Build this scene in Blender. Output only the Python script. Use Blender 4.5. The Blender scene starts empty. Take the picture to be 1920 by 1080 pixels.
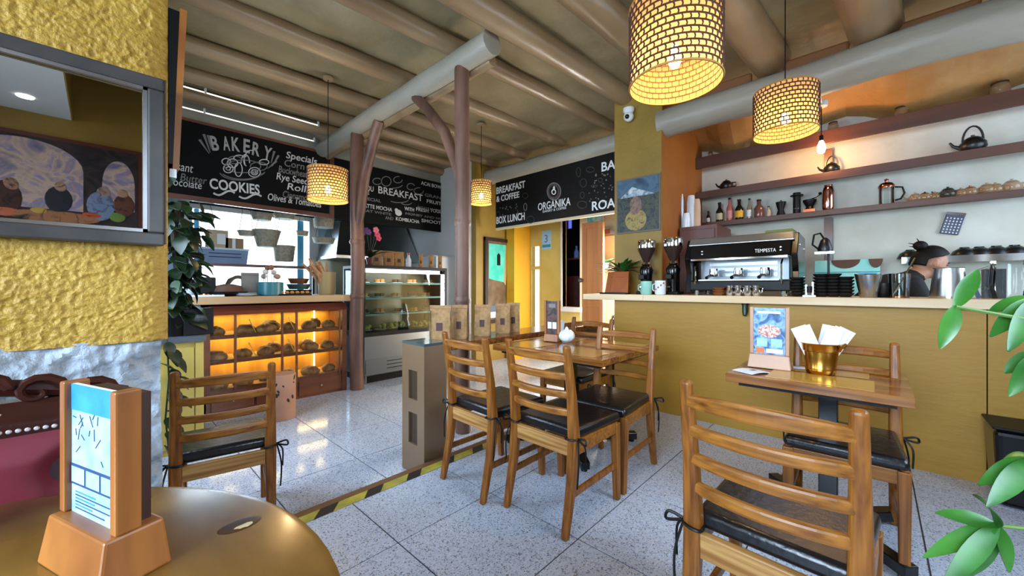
import bpy, bmesh, math, random
from mathutils import Vector, Matrix, Euler, noise
random.seed(7)
PI = math.pi
scene = bpy.context.scene
C = scene.collection
# ------------------------------------------------------------------ camera, world, light, exposure
FPX, EYE, YAW = 724.0, 1.2, math.radians(43.2)
cam_d = bpy.data.cameras.new('camera'); cam = bpy.data.objects.new('camera', cam_d); C.objects.link(cam)
cam_d.sensor_width = 36; cam_d.lens = 36 * FPX / 1920; cam_d.shift_y = -2 / 1920; cam_d.clip_start = 0.02
cam.location = (0, 0, EYE); cam.rotation_euler = (PI / 2, 0, YAW - PI / 2)
scene.camera = cam
vs = scene.view_settings
vs.view_transform = 'Standard'; vs.look = 'None'; vs.gamma = 1; vs.use_curve_mapping = False
vs.exposure = 0.0
try:
    cyc = scene.cycles; cyc.max_bounces = 7; cyc.diffuse_bounces = 3; cyc.glossy_bounces = 3; cyc.transmission_bounces = 4; cyc.transparent_max_bounces = 10
except Exception: pass
world = bpy.data.worlds.new('daylight'); scene.world = world; world.use_nodes = True
bg = world.node_tree.nodes['Background']; bg.inputs[0].default_value = (0.86, 0.93, 1.0, 1); bg.inputs[1].default_value = 3.0

def area(name, loc, target, sx, sy, power, col, spread=180):
    l = bpy.data.lights.new(name, 'AREA'); l.shape = 'RECTANGLE'; l.size = sx; l.size_y = sy; l.energy = power; l.color = col; l.spread = math.radians(spread)
    o = bpy.data.objects.new(name, l); C.objects.link(o); o.location = loc
    o.rotation_euler = (Vector(target) - Vector(loc)).to_track_quat('-Z', 'Y').to_euler()
    return o
DAY = (0.60, 0.78, 1.0)
area('daylight_west_window', (-2.95, 0.35, 1.95), (1.1, 1.15, 0.1), 2.4, 1.7, 200, DAY, 120)
area('added_rear_fill', (1.5, -1.7, 2.0), (1.3, 1.0, 0), 1.7, 1.3, 48, DAY, 120)  # added fill in an assumed opening, brightens floor and chair backs
area('added_bar_fill', (4.35, -1.72, 1.85), (4.75, 2, 1.3), 1.35, 1.7, 42, DAY)  # added fill in an assumed window, placed to light the bar wall
area('daylight_kitchen_window', (1.8, 7.72, 1.72), (1.8, 2, 1.2), 1.75, 1.4, 110, DAY)
area('daylight_bakery_window', (-.52, 3.6, 1.65), (2.2, 3.6, .3), 1.7, 1.5, 110, DAY)
area('added_passage_fill', (5.57, 2.6, 1.0), (3.4, 3.6, -0.1), 0.62, 2.0, 200, (1, .97, .9))  # added fill in an assumed doorway, brightens the lower floor

# ------------------------------------------------------------------ helpers
cY, sY = math.cos(YAW), math.sin(YAW)
def uX(u, X):
    t = (u - 960) / FPX; d = X / (cY + sY * t); return d * (sY - cY * t), d
def uY(u, Y):
    t = (u - 960) / FPX; d = Y / (sY - cY * t); return d * (cY + sY * t), d
def zv(v, d): return EYE - (v - 538) * d / FPX

def lin(h):
    h = h.lstrip('#'); r = [int(h[i:i + 2], 16) / 255 for i in (0, 2, 4)]
    return tuple((c / 12.92 if c <= .04045 else ((c + .055) / 1.055) ** 2.4) for c in r) + (1,)

MATS = {}
def mat(name, col, rough=.5, metal=0, col2=None, scale=6, bump=0, bscale=None, stretch=None, emit=0, trans=0, alpha=1, coat=0,
        detail=5, contrast=(.35, .65), sheen=0, spec=None, ior=None, wave=False):
    if name in MATS: return MATS[name]
    m = bpy.data.materials.new(name); m.use_nodes = True; nt = m.node_tree; N = nt.nodes; L = nt.links
    b = N['Principled BSDF']; c = lin(col)
    b.inputs['Base Color'].default_value = c; b.inputs['Roughness'].default_value = rough; b.inputs['Metallic'].default_value = metal
    if coat: b.inputs['Coat Weight'].default_value = coat; b.inputs['Coat Roughness'].default_value = .12
    if trans: b.inputs['Transmission Weight'].default_value = trans
    if alpha < 1: b.inputs['Alpha'].default_value = alpha
    if spec is not None: b.inputs['Specular IOR Level'].default_value = spec
    if ior: b.inputs['IOR'].default_value = ior
    if emit: b.inputs['Emission Color'].default_value = c; b.inputs['Emission Strength'].default_value = emit
    if col2 or bump:
        tc = N.new('ShaderNodeTexCoord'); mp = N.new('ShaderNodeMapping'); L.new(tc.outputs['Object'], mp.inputs[0])
        if stretch: mp.inputs['Scale'].default_value = stretch
        if col2:
            if wave:
                nz = N.new('ShaderNodeTexWave'); nz.inputs['Scale'].default_value = scale; nz.inputs['Distortion'].default_value = 5; nz.inputs['Detail'].default_value = 3
            else:
                nz = N.new('ShaderNodeTexNoise'); nz.inputs['Scale'].default_value = scale; nz.inputs['Detail'].default_value = detail
            L.new(mp.outputs[0], nz.inputs['Vector'])
            cr = N.new('ShaderNodeValToRGB'); cr.color_ramp.elements[0].position, cr.color_ramp.elements[1].position = contrast
            cr.color_ramp.elements[0].color = c; cr.color_ramp.elements[1].color = lin(col2)
            L.new(nz.outputs['Fac'], cr.inputs[0]); L.new(cr.outputs[0], b.inputs['Base Color'])
        if bump:
            nb = N.new('ShaderNodeTexNoise'); nb.inputs['Scale'].default_value = bscale or scale; nb.inputs['Detail'].default_value = 6
            L.new(mp.outputs[0], nb.inputs['Vector'])
            bp = N.new('ShaderNodeBump'); bp.inputs['Strength'].default_value = bump; bp.inputs['Distance'].default_value = .02
            L.new(nb.outputs['Fac'], bp.inputs['Height']); L.new(bp.outputs[0], b.inputs['Normal'])
    MATS[name] = m; return m

def terrazzo(name, base, rough, bump=.05):
    m = bpy.data.materials.new(name); m.use_nodes = True; nt = m.node_tree; N = nt.nodes; L = nt.links; b = N['Principled BSDF']
    tc = N.new('ShaderNodeTexCoord')
    v = N.new('ShaderNodeTexVoronoi'); v.inputs['Scale'].default_value = 200; L.new(tc.outputs['Object'], v.inputs['Vector'])
    cr = N.new('ShaderNodeValToRGB'); e = cr.color_ramp.elements
    e[0].position = 0; e[0].color = lin('#55565e'); e[1].position = 1; e[1].color = lin('#dcdde0')
    e.new(.1).color = lin('#83848e'); e.new(.22).color = lin(base); e.new(.75).color = lin(base)
    sx = N.new('ShaderNodeSeparateColor'); L.new(v.outputs['Color'], sx.inputs[0]); L.new(sx.outputs[0], cr.inputs[0])
    n2 = N.new('ShaderNodeTexNoise'); n2.inputs['Scale'].default_value = 2.2; n2.inputs['Detail'].default_value = 3; L.new(tc.outputs['Object'], n2.inputs['Vector'])
    mx = N.new('ShaderNodeMix'); mx.data_type = 'RGBA'; mx.blend_type = 'MULTIPLY'
    cr2 = N.new('ShaderNodeValToRGB'); cr2.color_ramp.elements[0].color = (.8, .78, .76, 1); cr2.color_ramp.elements[1].color = (1, 1, 1, 1)
    L.new(n2.outputs['Fac'], cr2.inputs[0]); mx.inputs[0].default_value = 1
    L.new(cr.outputs[0], mx.inputs[6]); L.new(cr2.outputs[0], mx.inputs[7]); L.new(mx.outputs[2], b.inputs['Base Color'])
    b.inputs['Roughness'].default_value = rough
    return m

class MB:
    def __init__(s): s.v = []; s.f = []
    def add(s, vs, fs):
        o = len(s.v); s.v += [tuple(v) for v in vs]; s.f += [tuple(i + o for i in f) for f in fs]; return s
    def box(s, x0, x1, y0, y1, z0, z1):
        return s.add([(x0, y0, z0), (x1, y0, z0), (x1, y1, z0), (x0, y1, z0), (x0, y0, z1), (x1, y0, z1), (x1, y1, z1), (x0, y1, z1)],
                     [(3, 2, 1, 0), (4, 5, 6, 7), (0, 1, 5, 4), (1, 2, 6, 5), (2, 3, 7, 6), (3, 0, 4, 7)])
    def hexa(s, b4, t4):
        return s.add(list(b4) + list(t4), [(3, 2, 1, 0), (4, 5, 6, 7), (0, 1, 5, 4), (1, 2, 6, 5), (2, 3, 7, 6), (3, 0, 4, 7)])
    def bar(s, p, q, w, h, up=(0, 0, 1)):
        p, q = Vector(p), Vector(q); d = (q - p).normalized(); u = Vector(up); r = d.cross(u)
        if r.length < 1e-4: r = d.cross(Vector((1, 0, 0)))
        r.normalize(); u = r.cross(d).normalized(); r = r * w / 2; u = u * h / 2
        return s.hexa([p - r - u, p + r - u, p + r + u, p - r + u][::-1], [q - r - u, q + r - u, q + r + u, q - r + u][::-1])
    def tube(s, pts, rad, n=10, cap=True):
        pts = [Vector(p) for p in pts]; k = len(pts); rr = rad if isinstance(rad, (list, tuple)) else [rad] * k
        o = len(s.v); ref = None
        for i, p in enumerate(pts):
            d = (pts[min(i + 1, k - 1)] - pts[max(i - 1, 0)]).normalized()
            if ref is None:
                ref = d.cross(Vector((0, 0, 1)))
                if ref.length < .1: ref = d.cross(Vector((1, 0, 0)))
            a = (ref - d * ref.dot(d)).normalized(); b = d.cross(a); ref = a
            for j in range(n):
                t = 2 * PI * j / n; s.v.append(tuple(p + (a * math.cos(t) + b * math.sin(t)) * rr[i]))
        for i in range(k - 1):
            for j in range(n):
                s.f.append((o + i * n + j, o + i * n + (j + 1) % n, o + (i + 1) * n + (j + 1) % n, o + (i + 1) * n + j))
        if cap:
            s.f.append(tuple(o + j for j in range(n))[::-1]); s.f.append(tuple(o + (k - 1) * n + j for j in range(n)))
        return s
    def lathe(s, prof, c=(0, 0, 0), n=20, cap=True):
        o = len(s.v); k = len(prof)
        for r, z in prof:
            for j in range(n):
                t = 2 * PI * j / n; s.v.append((c[0] + r * math.cos(t), c[1] + r * math.sin(t), c[2] + z))
        for i in range(k - 1):
            for j in range(n):
                s.f.append((o + i * n + j, o + i * n + (j + 1) % n, o + (i + 1) * n + (j + 1) % n, o + (i + 1) * n + j))
        if cap:
            s.f.append(tuple(o + j for j in range(n))[::-1]); s.f.append(tuple(o + (k - 1) * n + j for j in range(n)))
        return s
    def sph(s, c, rx, ry=None, rz=None, n=14, m=8):
        ry = ry or rx; rz = rz or rx; prof = []
        o = len(s.v)
        for i in range(m + 1):
            a = -PI / 2 + PI * i / m; r = max(math.cos(a), 1e-3)
            for j in range(n):
                t = 2 * PI * j / n; s.v.append((c[0] + rx * r * math.cos(t), c[1] + ry * r * math.sin(t), c[2] + rz * math.sin(a)))
        for i in range(m):
            for j in range(n):
                s.f.append((o + i * n + j, o + i * n + (j + 1) % n, o + (i + 1) * n + (j + 1) % n, o + (i + 1) * n + j))
        return s
    def poly(s, pts): return s.add(pts, [tuple(range(len(pts)))])
    def prism(s, pts, vec):
        n = len(pts); vec = Vector(vec); b = [Vector(p) for p in pts]; t = [p + vec for p in b]
        return s.add(b + t, [tuple(range(n))[::-1], tuple(range(n, 2 * n))] + [(i, (i + 1) % n, n + (i + 1) % n, n + i) for i in range(n)])
    def xf(s, M):
        s.v = [tuple(M @ Vector(v)) for v in s.v]; return s
    def mesh(s, name, m, smooth=False):
        me = bpy.data.meshes.new(name); me.from_pydata(s.v, [], s.f); me.validate(); me.update()
        if m: me.materials.append(m)
        if smooth:
            me.polygons.foreach_set('use_smooth', [True] * len(me.polygons))
            try: me.set_sharp_from_angle(angle=math.radians(40))
            except Exception: pass
        return me
    def build(s, name, m, parent=None, smooth=False, bevel=0, seg=2):
        o = bpy.data.objects.new(name, s.mesh(name, m, smooth)); C.objects.link(o)
        if parent: o.parent = parent
        if bevel:
            b = o.modifiers.new('bevel', 'BEVEL'); b.width = bevel; b.segments = seg; b.limit_method = 'ANGLE'; b.angle_limit = math.radians(40)
        return o

def tag(o, label, cat, group=None):
    o['label'] = label; o['category'] = cat
    if group: o['group'] = group
    return o
def thing(name, label, cat, loc=(0, 0, 0), rz=0, group=None):
    o = bpy.data.objects.new(name, None); C.objects.link(o); o.empty_display_size = .1
    o.location = loc; o.rotation_euler = (0, 0, rz); return tag(o, label, cat, group)
def struct(o): o['kind'] = 'structure'; return o
def dup(root, loc, rz, label, group=None):
    kids = {}
    for o in bpy.data.objects:
        if o.parent: kids.setdefault(o.parent, []).append(o)
    def cp(o, p):
        c = o.copy(); C.objects.link(c); c.parent = p
        for k in kids.get(o, []): cp(k, c)
        return c
    r = cp(root, None); r.location = loc; r.rotation_euler = (0, 0, rz); r['label'] = label
    if group: r['group'] = group
    return r

def text(body, size, loc, facing, m, parent, name='lettering', width=None, shear=0, spacing=1, rot=0, bold=0, align='LEFT', kind=None, ext=.0015):
    cu = bpy.data.curves.new(name, 'FONT'); cu.body = body; cu.size = size; cu.align_x = align; cu.shear = shear; cu.space_character = spacing
    cu.extrude = ext; cu.offset = bold; cu.resolution_u = 3
    t = bpy.data.objects.new(name, cu); C.objects.link(t)
    dg = bpy.context.evaluated_depsgraph_get()
    me = bpy.data.meshes.new_from_object(t.evaluated_get(dg)); bpy.data.objects.remove(t); bpy.data.curves.remove(cu)
    if width and len(me.vertices):
        xs = [v.co.x for v in me.vertices]; w = max(xs) - min(xs); x0 = min(xs)
        k = width / max(w, 1e-6)
        for v in me.vertices: v.co.x = (v.co.x - (x0 if align == 'LEFT' else 0)) * k
    me.materials.clear(); me.materials.append(m)
    o = bpy.data.objects.new(name, me); C.objects.link(o); o.parent = parent; o.location = loc
    if facing == '-Y': R = Euler((PI / 2, 0, 0))
    elif facing == '-X': R = Euler((PI / 2, 0, -PI / 2))
    else: R = facing
    o.rotation_euler = (R.to_matrix() @ Matrix.Rotation(rot, 3, 'Z')).to_euler()
    return o

# ------------------------------------------------------------------ materials
WOOD = mat('honey_wood', '#552a07', .38, col2='#9a5f20', scale=70, stretch=(1, 1, .035), spec=.35, contrast=(.24, .78), bump=.04, bscale=30)
WOODH = mat('honey_wood_slat', '#5a2e08', .36, col2='#a46924', scale=70, stretch=(1, .035, 1), spec=.35, contrast=(.24, .78), bump=.04, bscale=30)
WOODDK = mat('dark_stained_wood', '#4a2414', .4, col2='#6b3820', scale=6, stretch=(.15, 1, 1), coat=.2)
REDW = mat('reddish_shelf_wood', '#40200f', .45, col2='#5a3018', scale=5, stretch=(1, .12, 1), coat=.15)
PALEW = mat('pale_counter_wood', '#c9a779', .4, col2='#e6d0a8', scale=5, stretch=(1, .1, 1))
TOPW = mat('table_top_wood', '#4e280f', .2, col2='#7c4a20', scale=50, stretch=(1, .04, 1), coat=.4)
TRUNK = mat('peeled_trunk', '#54362a', .5, col2='#7d5a49', scale=5, stretch=(1, 1, .25), bump=.25, bscale=14)
YEL = mat('ochre_plaster', '#a27a20', .5, col2='#b99236', scale=3, bump=.45, bscale=70)
YELS = mat('ochre_paint_smooth', '#866a26', .5, col2='#9a7c32', scale=1.6, bump=.15, bscale=20)
ORANGE = mat('orange_ochre_paint', '#8a4f12', .6, col2='#9a5e1c', scale=2, bump=.1)
CEIL = mat('glossy_plaster_ceiling', '#857758', .3, col2='#978868', scale=2.5, bump=.75, bscale=4.5)
BEAMW = mat('cream_painted_log', '#82684a', .32, col2='#9a8262', scale=3, stretch=(.3, 1, 1), bump=.4, bscale=9)
GIRD = mat('whitewashed_log', '#8c8576', .42, col2='#a39c8d', scale=3, stretch=(1, .3, 1), bump=.5, bscale=9)
BARW = mat('bar_plaster', '#b9b4a4', .6, col2='#c9c6ba', scale=2.4, bump=.3, bscale=11)
STONE = mat('whitewashed_stone', '#858a90', .7, col2='#aeb6bf', scale=5, bump=1.0, bscale=24)
WHITEP = mat('white_paint', '#d8d8d4', .6)
BLUEW = mat('pale_blue_paint', '#a9c3cc', .6)
BLACK = mat('black_paint', '#0b0a0a', .45, spec=.25)
BLACKG = mat('black_gloss', '#0a0a0b', .18)
CHALKB = mat('chalkboard_black', '#080808', .6, col2='#0e0d0e', scale=3, spec=.12)
CHALK = mat('chalk_white', '#c9c6c2', .8)
CHALKD = mat('chalk_grey', '#77736f', .8)
SIGNW = mat('print_white', '#e6e4e0', .6)
SIGNG = mat('print_dim_gold', '#3a362c', .6)
STEEL = mat('brushed_steel', '#b9bcbe', .28, 1, bump=.02, bscale=60)
STEELB = mat('bronze_brushed_steel', '#94795f', .32, .6)
CHROME = mat('chrome', '#dfe2e4', .08, 1)
BRASS = mat('brass', '#c08a3a', .22, 1)
COPPER = mat('copper', '#b06a4c', .2, 1)
def glass_mat(name, tint, refl=1.0):
    m = bpy.data.materials.new(name); m.use_nodes = True; N = m.node_tree.nodes; L = m.node_tree.links
    for n in list(N): N.remove(n)
    out = N.new('ShaderNodeOutputMaterial'); tp = N.new('ShaderNodeBsdfTransparent'); gl = N.new('ShaderNodeBsdfGlossy'); fr = N.new('ShaderNodeFresnel'); mx = N.new('ShaderNodeMixShader'); mu = N.new('ShaderNodeMath')
    tp.inputs[0].default_value = lin(tint); gl.inputs['Roughness'].default_value = .03; fr.inputs[0].default_value = 1.45
    mu.operation = 'MULTIPLY'; mu.inputs[1].default_value = refl; L.new(fr.outputs[0], mu.inputs[0]); L.new(mu.outputs[0], mx.inputs[0]); L.new(tp.outputs[0], mx.inputs[1]); L.new(gl.outputs[0], mx.inputs[2]); L.new(mx.outputs[0], out.inputs[0])
    MATS[name] = m; return m
GLASS = glass_mat('clear_glass', '#f4f8f8'); GLASST = glass_mat('teal_edge_glass', '#b4e0d8')
LEATH = mat('black_vinyl', '#0f0e10', .28, bump=.12, bscale=40)
KRAFT = mat('kraft_paper', '#86643c', .75, col2='#a27d50', scale=30)
KRAFTD = mat('kraft_label_brown', '#3c1c12', .6)
PAPER = mat('white_paper', '#dcdcdc', .8)
LEAF = mat('green_leaf', '#1f4f1a', .4, col2='#357028', scale=12)
LEAFB = mat('bright_leaf', '#245c1c', .3, col2='#3f7a2a', scale=9)
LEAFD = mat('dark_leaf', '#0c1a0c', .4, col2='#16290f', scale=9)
BREAD = mat('bread_crust', '#6e4a24', .7, col2='#a8855a', scale=14, bump=.4, bscale=30)
ROPE = mat('shade_rope', '#4a2810', .7)

def liner_mat():
    m = bpy.data.materials.new('shade_fibre'); m.use_nodes = True; nt = m.node_tree; N = nt.nodes; L = nt.links
    for n in list(N): N.remove(n)
    out = N.new('ShaderNodeOutputMaterial'); tr = N.new('ShaderNodeBsdfTranslucent'); df = N.new('ShaderNodeBsdfDiffuse'); tp = N.new('ShaderNodeBsdfTransparent')
    tr.inputs[0].default_value = lin('#f2c888'); df.inputs[0].default_value = lin('#d8b070')
    a = N.new('ShaderNodeMixShader'); a.inputs[0].default_value = .5; L.new(tr.outputs[0], a.inputs[1]); L.new(df.outputs[0], a.inputs[2])
    b = N.new('ShaderNodeMixShader'); b.inputs[0].default_value = .3; L.new(a.outputs[0], b.inputs[1]); L.new(tp.outputs[0], b.inputs[2])
    L.new(b.outputs[0], out.inputs[0]); return m
LINER = liner_mat()
BULB = mat('lit_bulb', '#ffd9a0', .3, emit=40)
LEDW = mat('white_led_tube', '#ffffff', .3, emit=6)
LEDY = mat('warm_led_tube', '#ffe09a', .3, emit=8)

# ------------------------------------------------------------------ setting: floors
LO = -0.12
TZ_UP = terrazzo('terrazzo_upper', '#bac4d8', .34)
TZ_LO = terrazzo('terrazzo_polished', '#bac5da', .12)
GROUT = mat('dark_grout', '#3a3634', .8)
T = .6; GAP = .0035
def tile_floor(name, z, xs, ys, x_lim, y_lim, m):
    fl = struct(MB().box(x_lim[0], x_lim[1], y_lim[0], y_lim[1], z - .09, z - .003).build(name, GROUT))
    cache = {}
    for x in xs:
        for y in ys:
            x0, x1 = max(x, x_lim[0]) + GAP, min(x + T, x_lim[1]) - GAP; y0, y1 = max(y, y_lim[0]) + GAP, min(y + T, y_lim[1]) - GAP
            if x1 - x0 < .02 or y1 - y0 < .02: continue
            k = (round(x1 - x0, 3), round(y1 - y0, 3))
            if k not in cache:
                w, h = k; cache[k] = MB().hexa([(0, 0, -.02), (w, 0, -.02), (w, h, -.02), (0, h, -.02)], [(0, 0, 0), (w, 0, 0), (w, h, 0), (0, h, 0)]).mesh('tile', m)
            o = bpy.data.objects.new('tile', cache[k]); C.objects.link(o); o.parent = fl; o.location = (x0, y0, z)
    return fl
YE = 2.23
GX = [.955 + T * k for k in range(-7, 9)]
tile_floor('floor', 0.0, GX, [1.03 + T * k for k in range(-5, 2)], (-3.1, 5.4), (-1.75, YE - .05), TZ_UP)
tile_floor('floor', LO, [.75 + T * k for k in range(-3, 10)], [2.3 + T * k for k in range(-1, 10)], (-.6, 6.2), (YE, 7.6), TZ_LO)
struct(MB().box(-3.1, 3.7, YE - .05, YE, LO - .02, .003).build('trim_1', mat('step_nosing', '#6e4a2c', .5)))
# hazard tape along the step
tape = thing('hazard_tape', 'yellow and black striped warning tape along the step edge', 'tape', (0, 0, 0))
TY = mat('tape_yellow', '#b7a83a', .6, col2='#8f8438', scale=9); TB = mat('tape_black', '#15130f', .6)
x = .1; k = 0
while x < 3.5:
    w = .17 if k % 2 == 0 else .10
    MB().prism([(x, YE - .052, .0015), (x + w, YE - .052, .0015), (x + w - .06, YE - .125, .0015), (x - .06, YE - .125, .0015)][::-1], (0, 0, .0015)).build('stripe', TY if k % 2 == 0 else TB, tape)
    x += w; k += 1

# ------------------------------------------------------------------ setting: walls
def boxes(name, m, *bs, parent=None, bevel=0):
    b = MB()
    for q in bs: b.box(*q)
    return b.build(name, m, parent, bevel=bevel)
# rough plastered left wall on a whitewashed stone footing
def rough_face(name, m, x0, x1, z0, z1, y, amp, fr, nx, nz, thick, bulge=0):
    b = MB(); vs = []; fs = []
    for i in range(nx + 1):
        for j in range(nz + 1):
            X = x0 + (x1 - x0) * i / nx; Z = z0 + (z1 - z0) * j / nz
            p = Vector((X * fr, Z * fr, 3.1)); n = noise.fractal(p, 1.0, 2.2, 5) if fr < 5 else 1 - 2.2 * abs(noise.fractal(p, .8, 2.1, 4) + .3 * noise.noise(p * .23))
            e = bulge * math.sin(PI * j / nz) if bulge else 0
            r = .03 * max(0, (i / nx - .93) / .07) ** 2
            vs.append((X, y - n * amp - e + r, Z))
    for i in range(nx):
        for j in range(nz):
            a = i * (nz + 1) + j; fs.append((a, a + nz + 1, a + nz + 2, a + 1))
    b.add(vs, fs)
    # closing skirt to the back
    q = len(b.v)
    for i in range(nx + 1):
        for j in (0, nz): v = vs[i * (nz + 1) + j]; b.v.append((v[0], y + thick, v[2]))
    for i in range(nx):
        b.f.append((i * (nz + 1), q + 2 * i, q + 2 * i + 2, (i + 1) * (nz + 1))); b.f.append((i * (nz + 1) + nz, (i + 1) * (nz + 1) + nz, q + 2 * i + 3, q + 2 * i + 1))
    last = nx * (nz + 1); q2 = len(b.v)
    for j in range(nz + 1): v = vs[last + j]; b.v.append((v[0], y + thick, v[2]))
    for j in range(nz): b.f.append((last + j, q2 + j, q2 + j + 1, last + j + 1))
    return struct(b.build(name, m, None, True))
LW = 2.05
rough_face('wall_left', YEL, -.85, .185, .99, 2.55, LW, .004, 29, 270, 400, .4)
rough_face('wall_left', YEL, -3.1, -.85, .99, 3.5, LW, .004, 29, 100, 100, .4)
rough_face('wall_left', YEL, -.85, .185, 2.55, 3.5, LW, .004, 29, 100, 90, .4)
st = rough_face('wall_left', STONE, -3.1, .165, 0, 1.0, LW + .01, .075, 4.6, 420, 130, .39, .03)
st.name = 'wall_footing'
struct(boxes('wall_far_left', BLUEW, (-.75, -.6, 2.45, 2.7, LO, 3.6), (-.75, -.6, 4.5, 7.75, LO, 3.6), (-.75, -.6, 2.7, 4.5, LO, .85), (-.75, -.6, 2.7, 4.5, 2.45, 3.6)))
w = struct(boxes('window_4', WHITEP, (-.7, -.62, 2.7, 2.76, .85, 2.45), (-.7, -.62, 4.44, 4.5, .85, 2.45), (-.7, -.62, 2.76, 4.44, .85, .91), (-.7, -.62, 2.76, 4.44, 2.39, 2.45)))
MB().box(-.67, -.665, 2.76, 4.44, .91, 2.39).build('pane', GLASS, w)
# west wall with a big window
struct(boxes('wall_west', YELS, (-3.25, -3.1, -1.75, -.95, 0, 3.5), (-3.25, -3.1, 1.65, 2.45, 0, 3.5), (-3.25, -3.1, -.95, 1.65, 0, .8), (-3.25, -3.1, -.95, 1.65, 2.7, 3.5)))
w = struct(boxes('window_1', WHITEP, (-3.2, -3.14, -.95, -.89, .8, 2.7), (-3.2, -3.14, 1.59, 1.65, .8, 2.7), (-3.2, -3.14, -.89, 1.59, .8, .86), (-3.2, -3.14, -.89, 1.59, 2.64, 2.7), (-3.2, -3.14, .32, .38, .86, 2.64)))
MB().box(-3.18, -3.175, -.89, 1.59, .86, 2.64).build('pane', GLASS, w)
# south wall, windows added on the right for light, painting on the left (seen in the mirror)
SW = -1.8
struct(boxes('wall_south', YELS, (-3.1, .6, SW - .15, SW, 0, 3.5), (2.4, 3.7, SW - .15, SW, 0, 3.5), (.6, 2.4, SW - .15, SW, 0, 1.2), (.6, 2.4, SW - .15, SW, 2.75, 3.5), (5.0, 5.6, SW - .15, SW, 0, 3.5), (3.7, 5.0, SW - .15, SW, 0, .95), (3.7, 5.0, SW - .15, SW, 2.75, 3.5)))
w = struct(boxes('window_added_2', WHITEP, (3.7, 3.76, SW - .1, SW - .04, .95, 2.75), (4.94, 5.0, SW - .1, SW - .04, .95, 2.75), (3.76, 4.94, SW - .1, SW - .04, .95, 1.01), (3.76, 4.94, SW - .1, SW - .04, 2.69, 2.75), (4.32, 4.38, SW - .1, SW - .04, 1.01, 2.69)))
MB().box(3.76, 4.94, SW - .075, SW - .07, 1.01, 2.69).build('pane', GLASS, w)
w = struct(boxes('window_added_5', WHITEP, (.6, .66, SW - .1, SW - .04, 1.2, 2.75), (2.34, 2.4, SW - .1, SW - .04, 1.2, 2.75), (.66, 2.34, SW - .1, SW - .04, 1.2, 1.26), (.66, 2.34, SW - .1, SW - .04, 2.69, 2.75)))
MB().box(.66, 2.34, SW - .075, SW - .07, 1.26, 2.69).build('pane', GLASS, w)
# dropped white ceiling over the seat behind (reflected in the mirror)
cd = struct(boxes('ceiling_drop', WHITEP, (-3.1, -.2, SW, .4, 2.86, 3.3)))
boxes('side_fascia', YELS, (-.2, -.19, SW, .4, 2.86, 3.3), parent=cd)
for (dx, dy) in ((-.45, -1.35), (-.6, -.75)):
    MB().lathe([(.055, 0), (.05, -.01), (.001, -.012)], (dx, dy, 2.86), 16).build('downlight', LEDW, cd)
# kitchen back wall with bright window
KY = 7.6
struct(boxes('wall_kitchen', BLUEW, (-.6, .89, KY, KY + .15, LO, 3.6), (2.68, 6.2, KY, KY + .15, LO, 3.6), (.89, 2.68, KY, KY + .15, LO, .95), (.89, 2.68, KY, KY + .15, 2.45, 3.6)))
w = struct(boxes('window_3', WHITEP, (.82, .95, KY - .04, KY + .1, .9, 2.5), (2.62, 2.78, KY - .04, KY + .1, .9, 2.5), (.95, 2.62, KY - .04, KY + .1, 2.4, 2.5), (.95, 2.62, KY - .04, KY + .1, .9, .98)))
BLUEF = mat('blue_sash', '#4aa3c7', .5)
boxes('sash', BLUEF, (.98, 1.04, KY + .02, KY + .06, .98, 2.4), parent=w); boxes('sash', BLUEF, (2.44, 2.54, KY + .02, KY + .06, .98, 2.4), parent=w)
MB().box(1.04, 2.44, KY + .035, KY + .04, .98, 2.4).build('pane', GLASS, w)
# passage: mirror wall, wall with opening, white wall
struct(boxes('wall_passage_far', YELS, (4.42, 5.55, 5.0, 5.12, LO, 3.4)))
struct(boxes('wall_kitchen_side', WHITEP, (4.42, 4.5, 5.12, 7.6, LO, 3.5)))
NX = 5.6
struct(boxes('wall_passage', mat('yellow_passage_paint', '#c0a850', .6, col2='#d0bb68', scale=2.5, bump=.2, bscale=9),
    (NX, NX + .12, 4.76, 5.12, LO, 3.4), (NX, NX + .12, 4.03, 4.56, LO, 3.4), (NX, NX + .12, 4.56, 4.76, 1.53, 1.59), (NX, NX + .12, 3.67, 4.03, LO, .83), (NX, NX + .12, 3.67, 4.03, 2.6, 3.4),
    (NX, NX + .12, 4.56, 4.76, LO, .45), (NX, NX + .12, 4.56, 4.76, 1.97, 3.4)))
struct(boxes('wall_passage_white', mat('cream_passage_paint', '#d8cfae', .6), (NX, NX + .12, 2.95, 3.67, LO, 3.4), (NX, NX + .12, 1.66, 2.27, LO, 3.4), (NX, NX + .12, 2.27, 2.95, 2.1, 3.4)))  # gap hidden by the pillar, added for the passage fill light
struct(boxes('trim_2', WHITEP, (NX - .05, NX + .12, 3.62, 4.07, .77, .85), (NX - .02, NX + .1, 4.03, 4.06, .85, 2.6)))
struct(boxes('trim_3', mat('saturated_yellow_jamb', '#e0a51c', .55), (NX - .45, NX - .01, 4.78, 4.98, LO, 2.9)))
# dark store room behind the opening
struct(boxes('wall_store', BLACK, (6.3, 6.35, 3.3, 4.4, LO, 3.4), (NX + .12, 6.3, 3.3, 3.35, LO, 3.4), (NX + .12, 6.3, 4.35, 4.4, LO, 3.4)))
# bar: plaster wall, pillar block
struct(boxes('wall_bar', BARW, (5.4, 5.55, -1.8, 1.66, 0, 3.5)))
pil = struct(boxes('wall_pillar', YELS, (4.1, 5.6, 1.66, 2.21, LO, 3.4)))
boxes('side_face', ORANGE, (4.104, 5.4, 1.652, 1.662, 1.1, 3.4), parent=pil)

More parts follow.
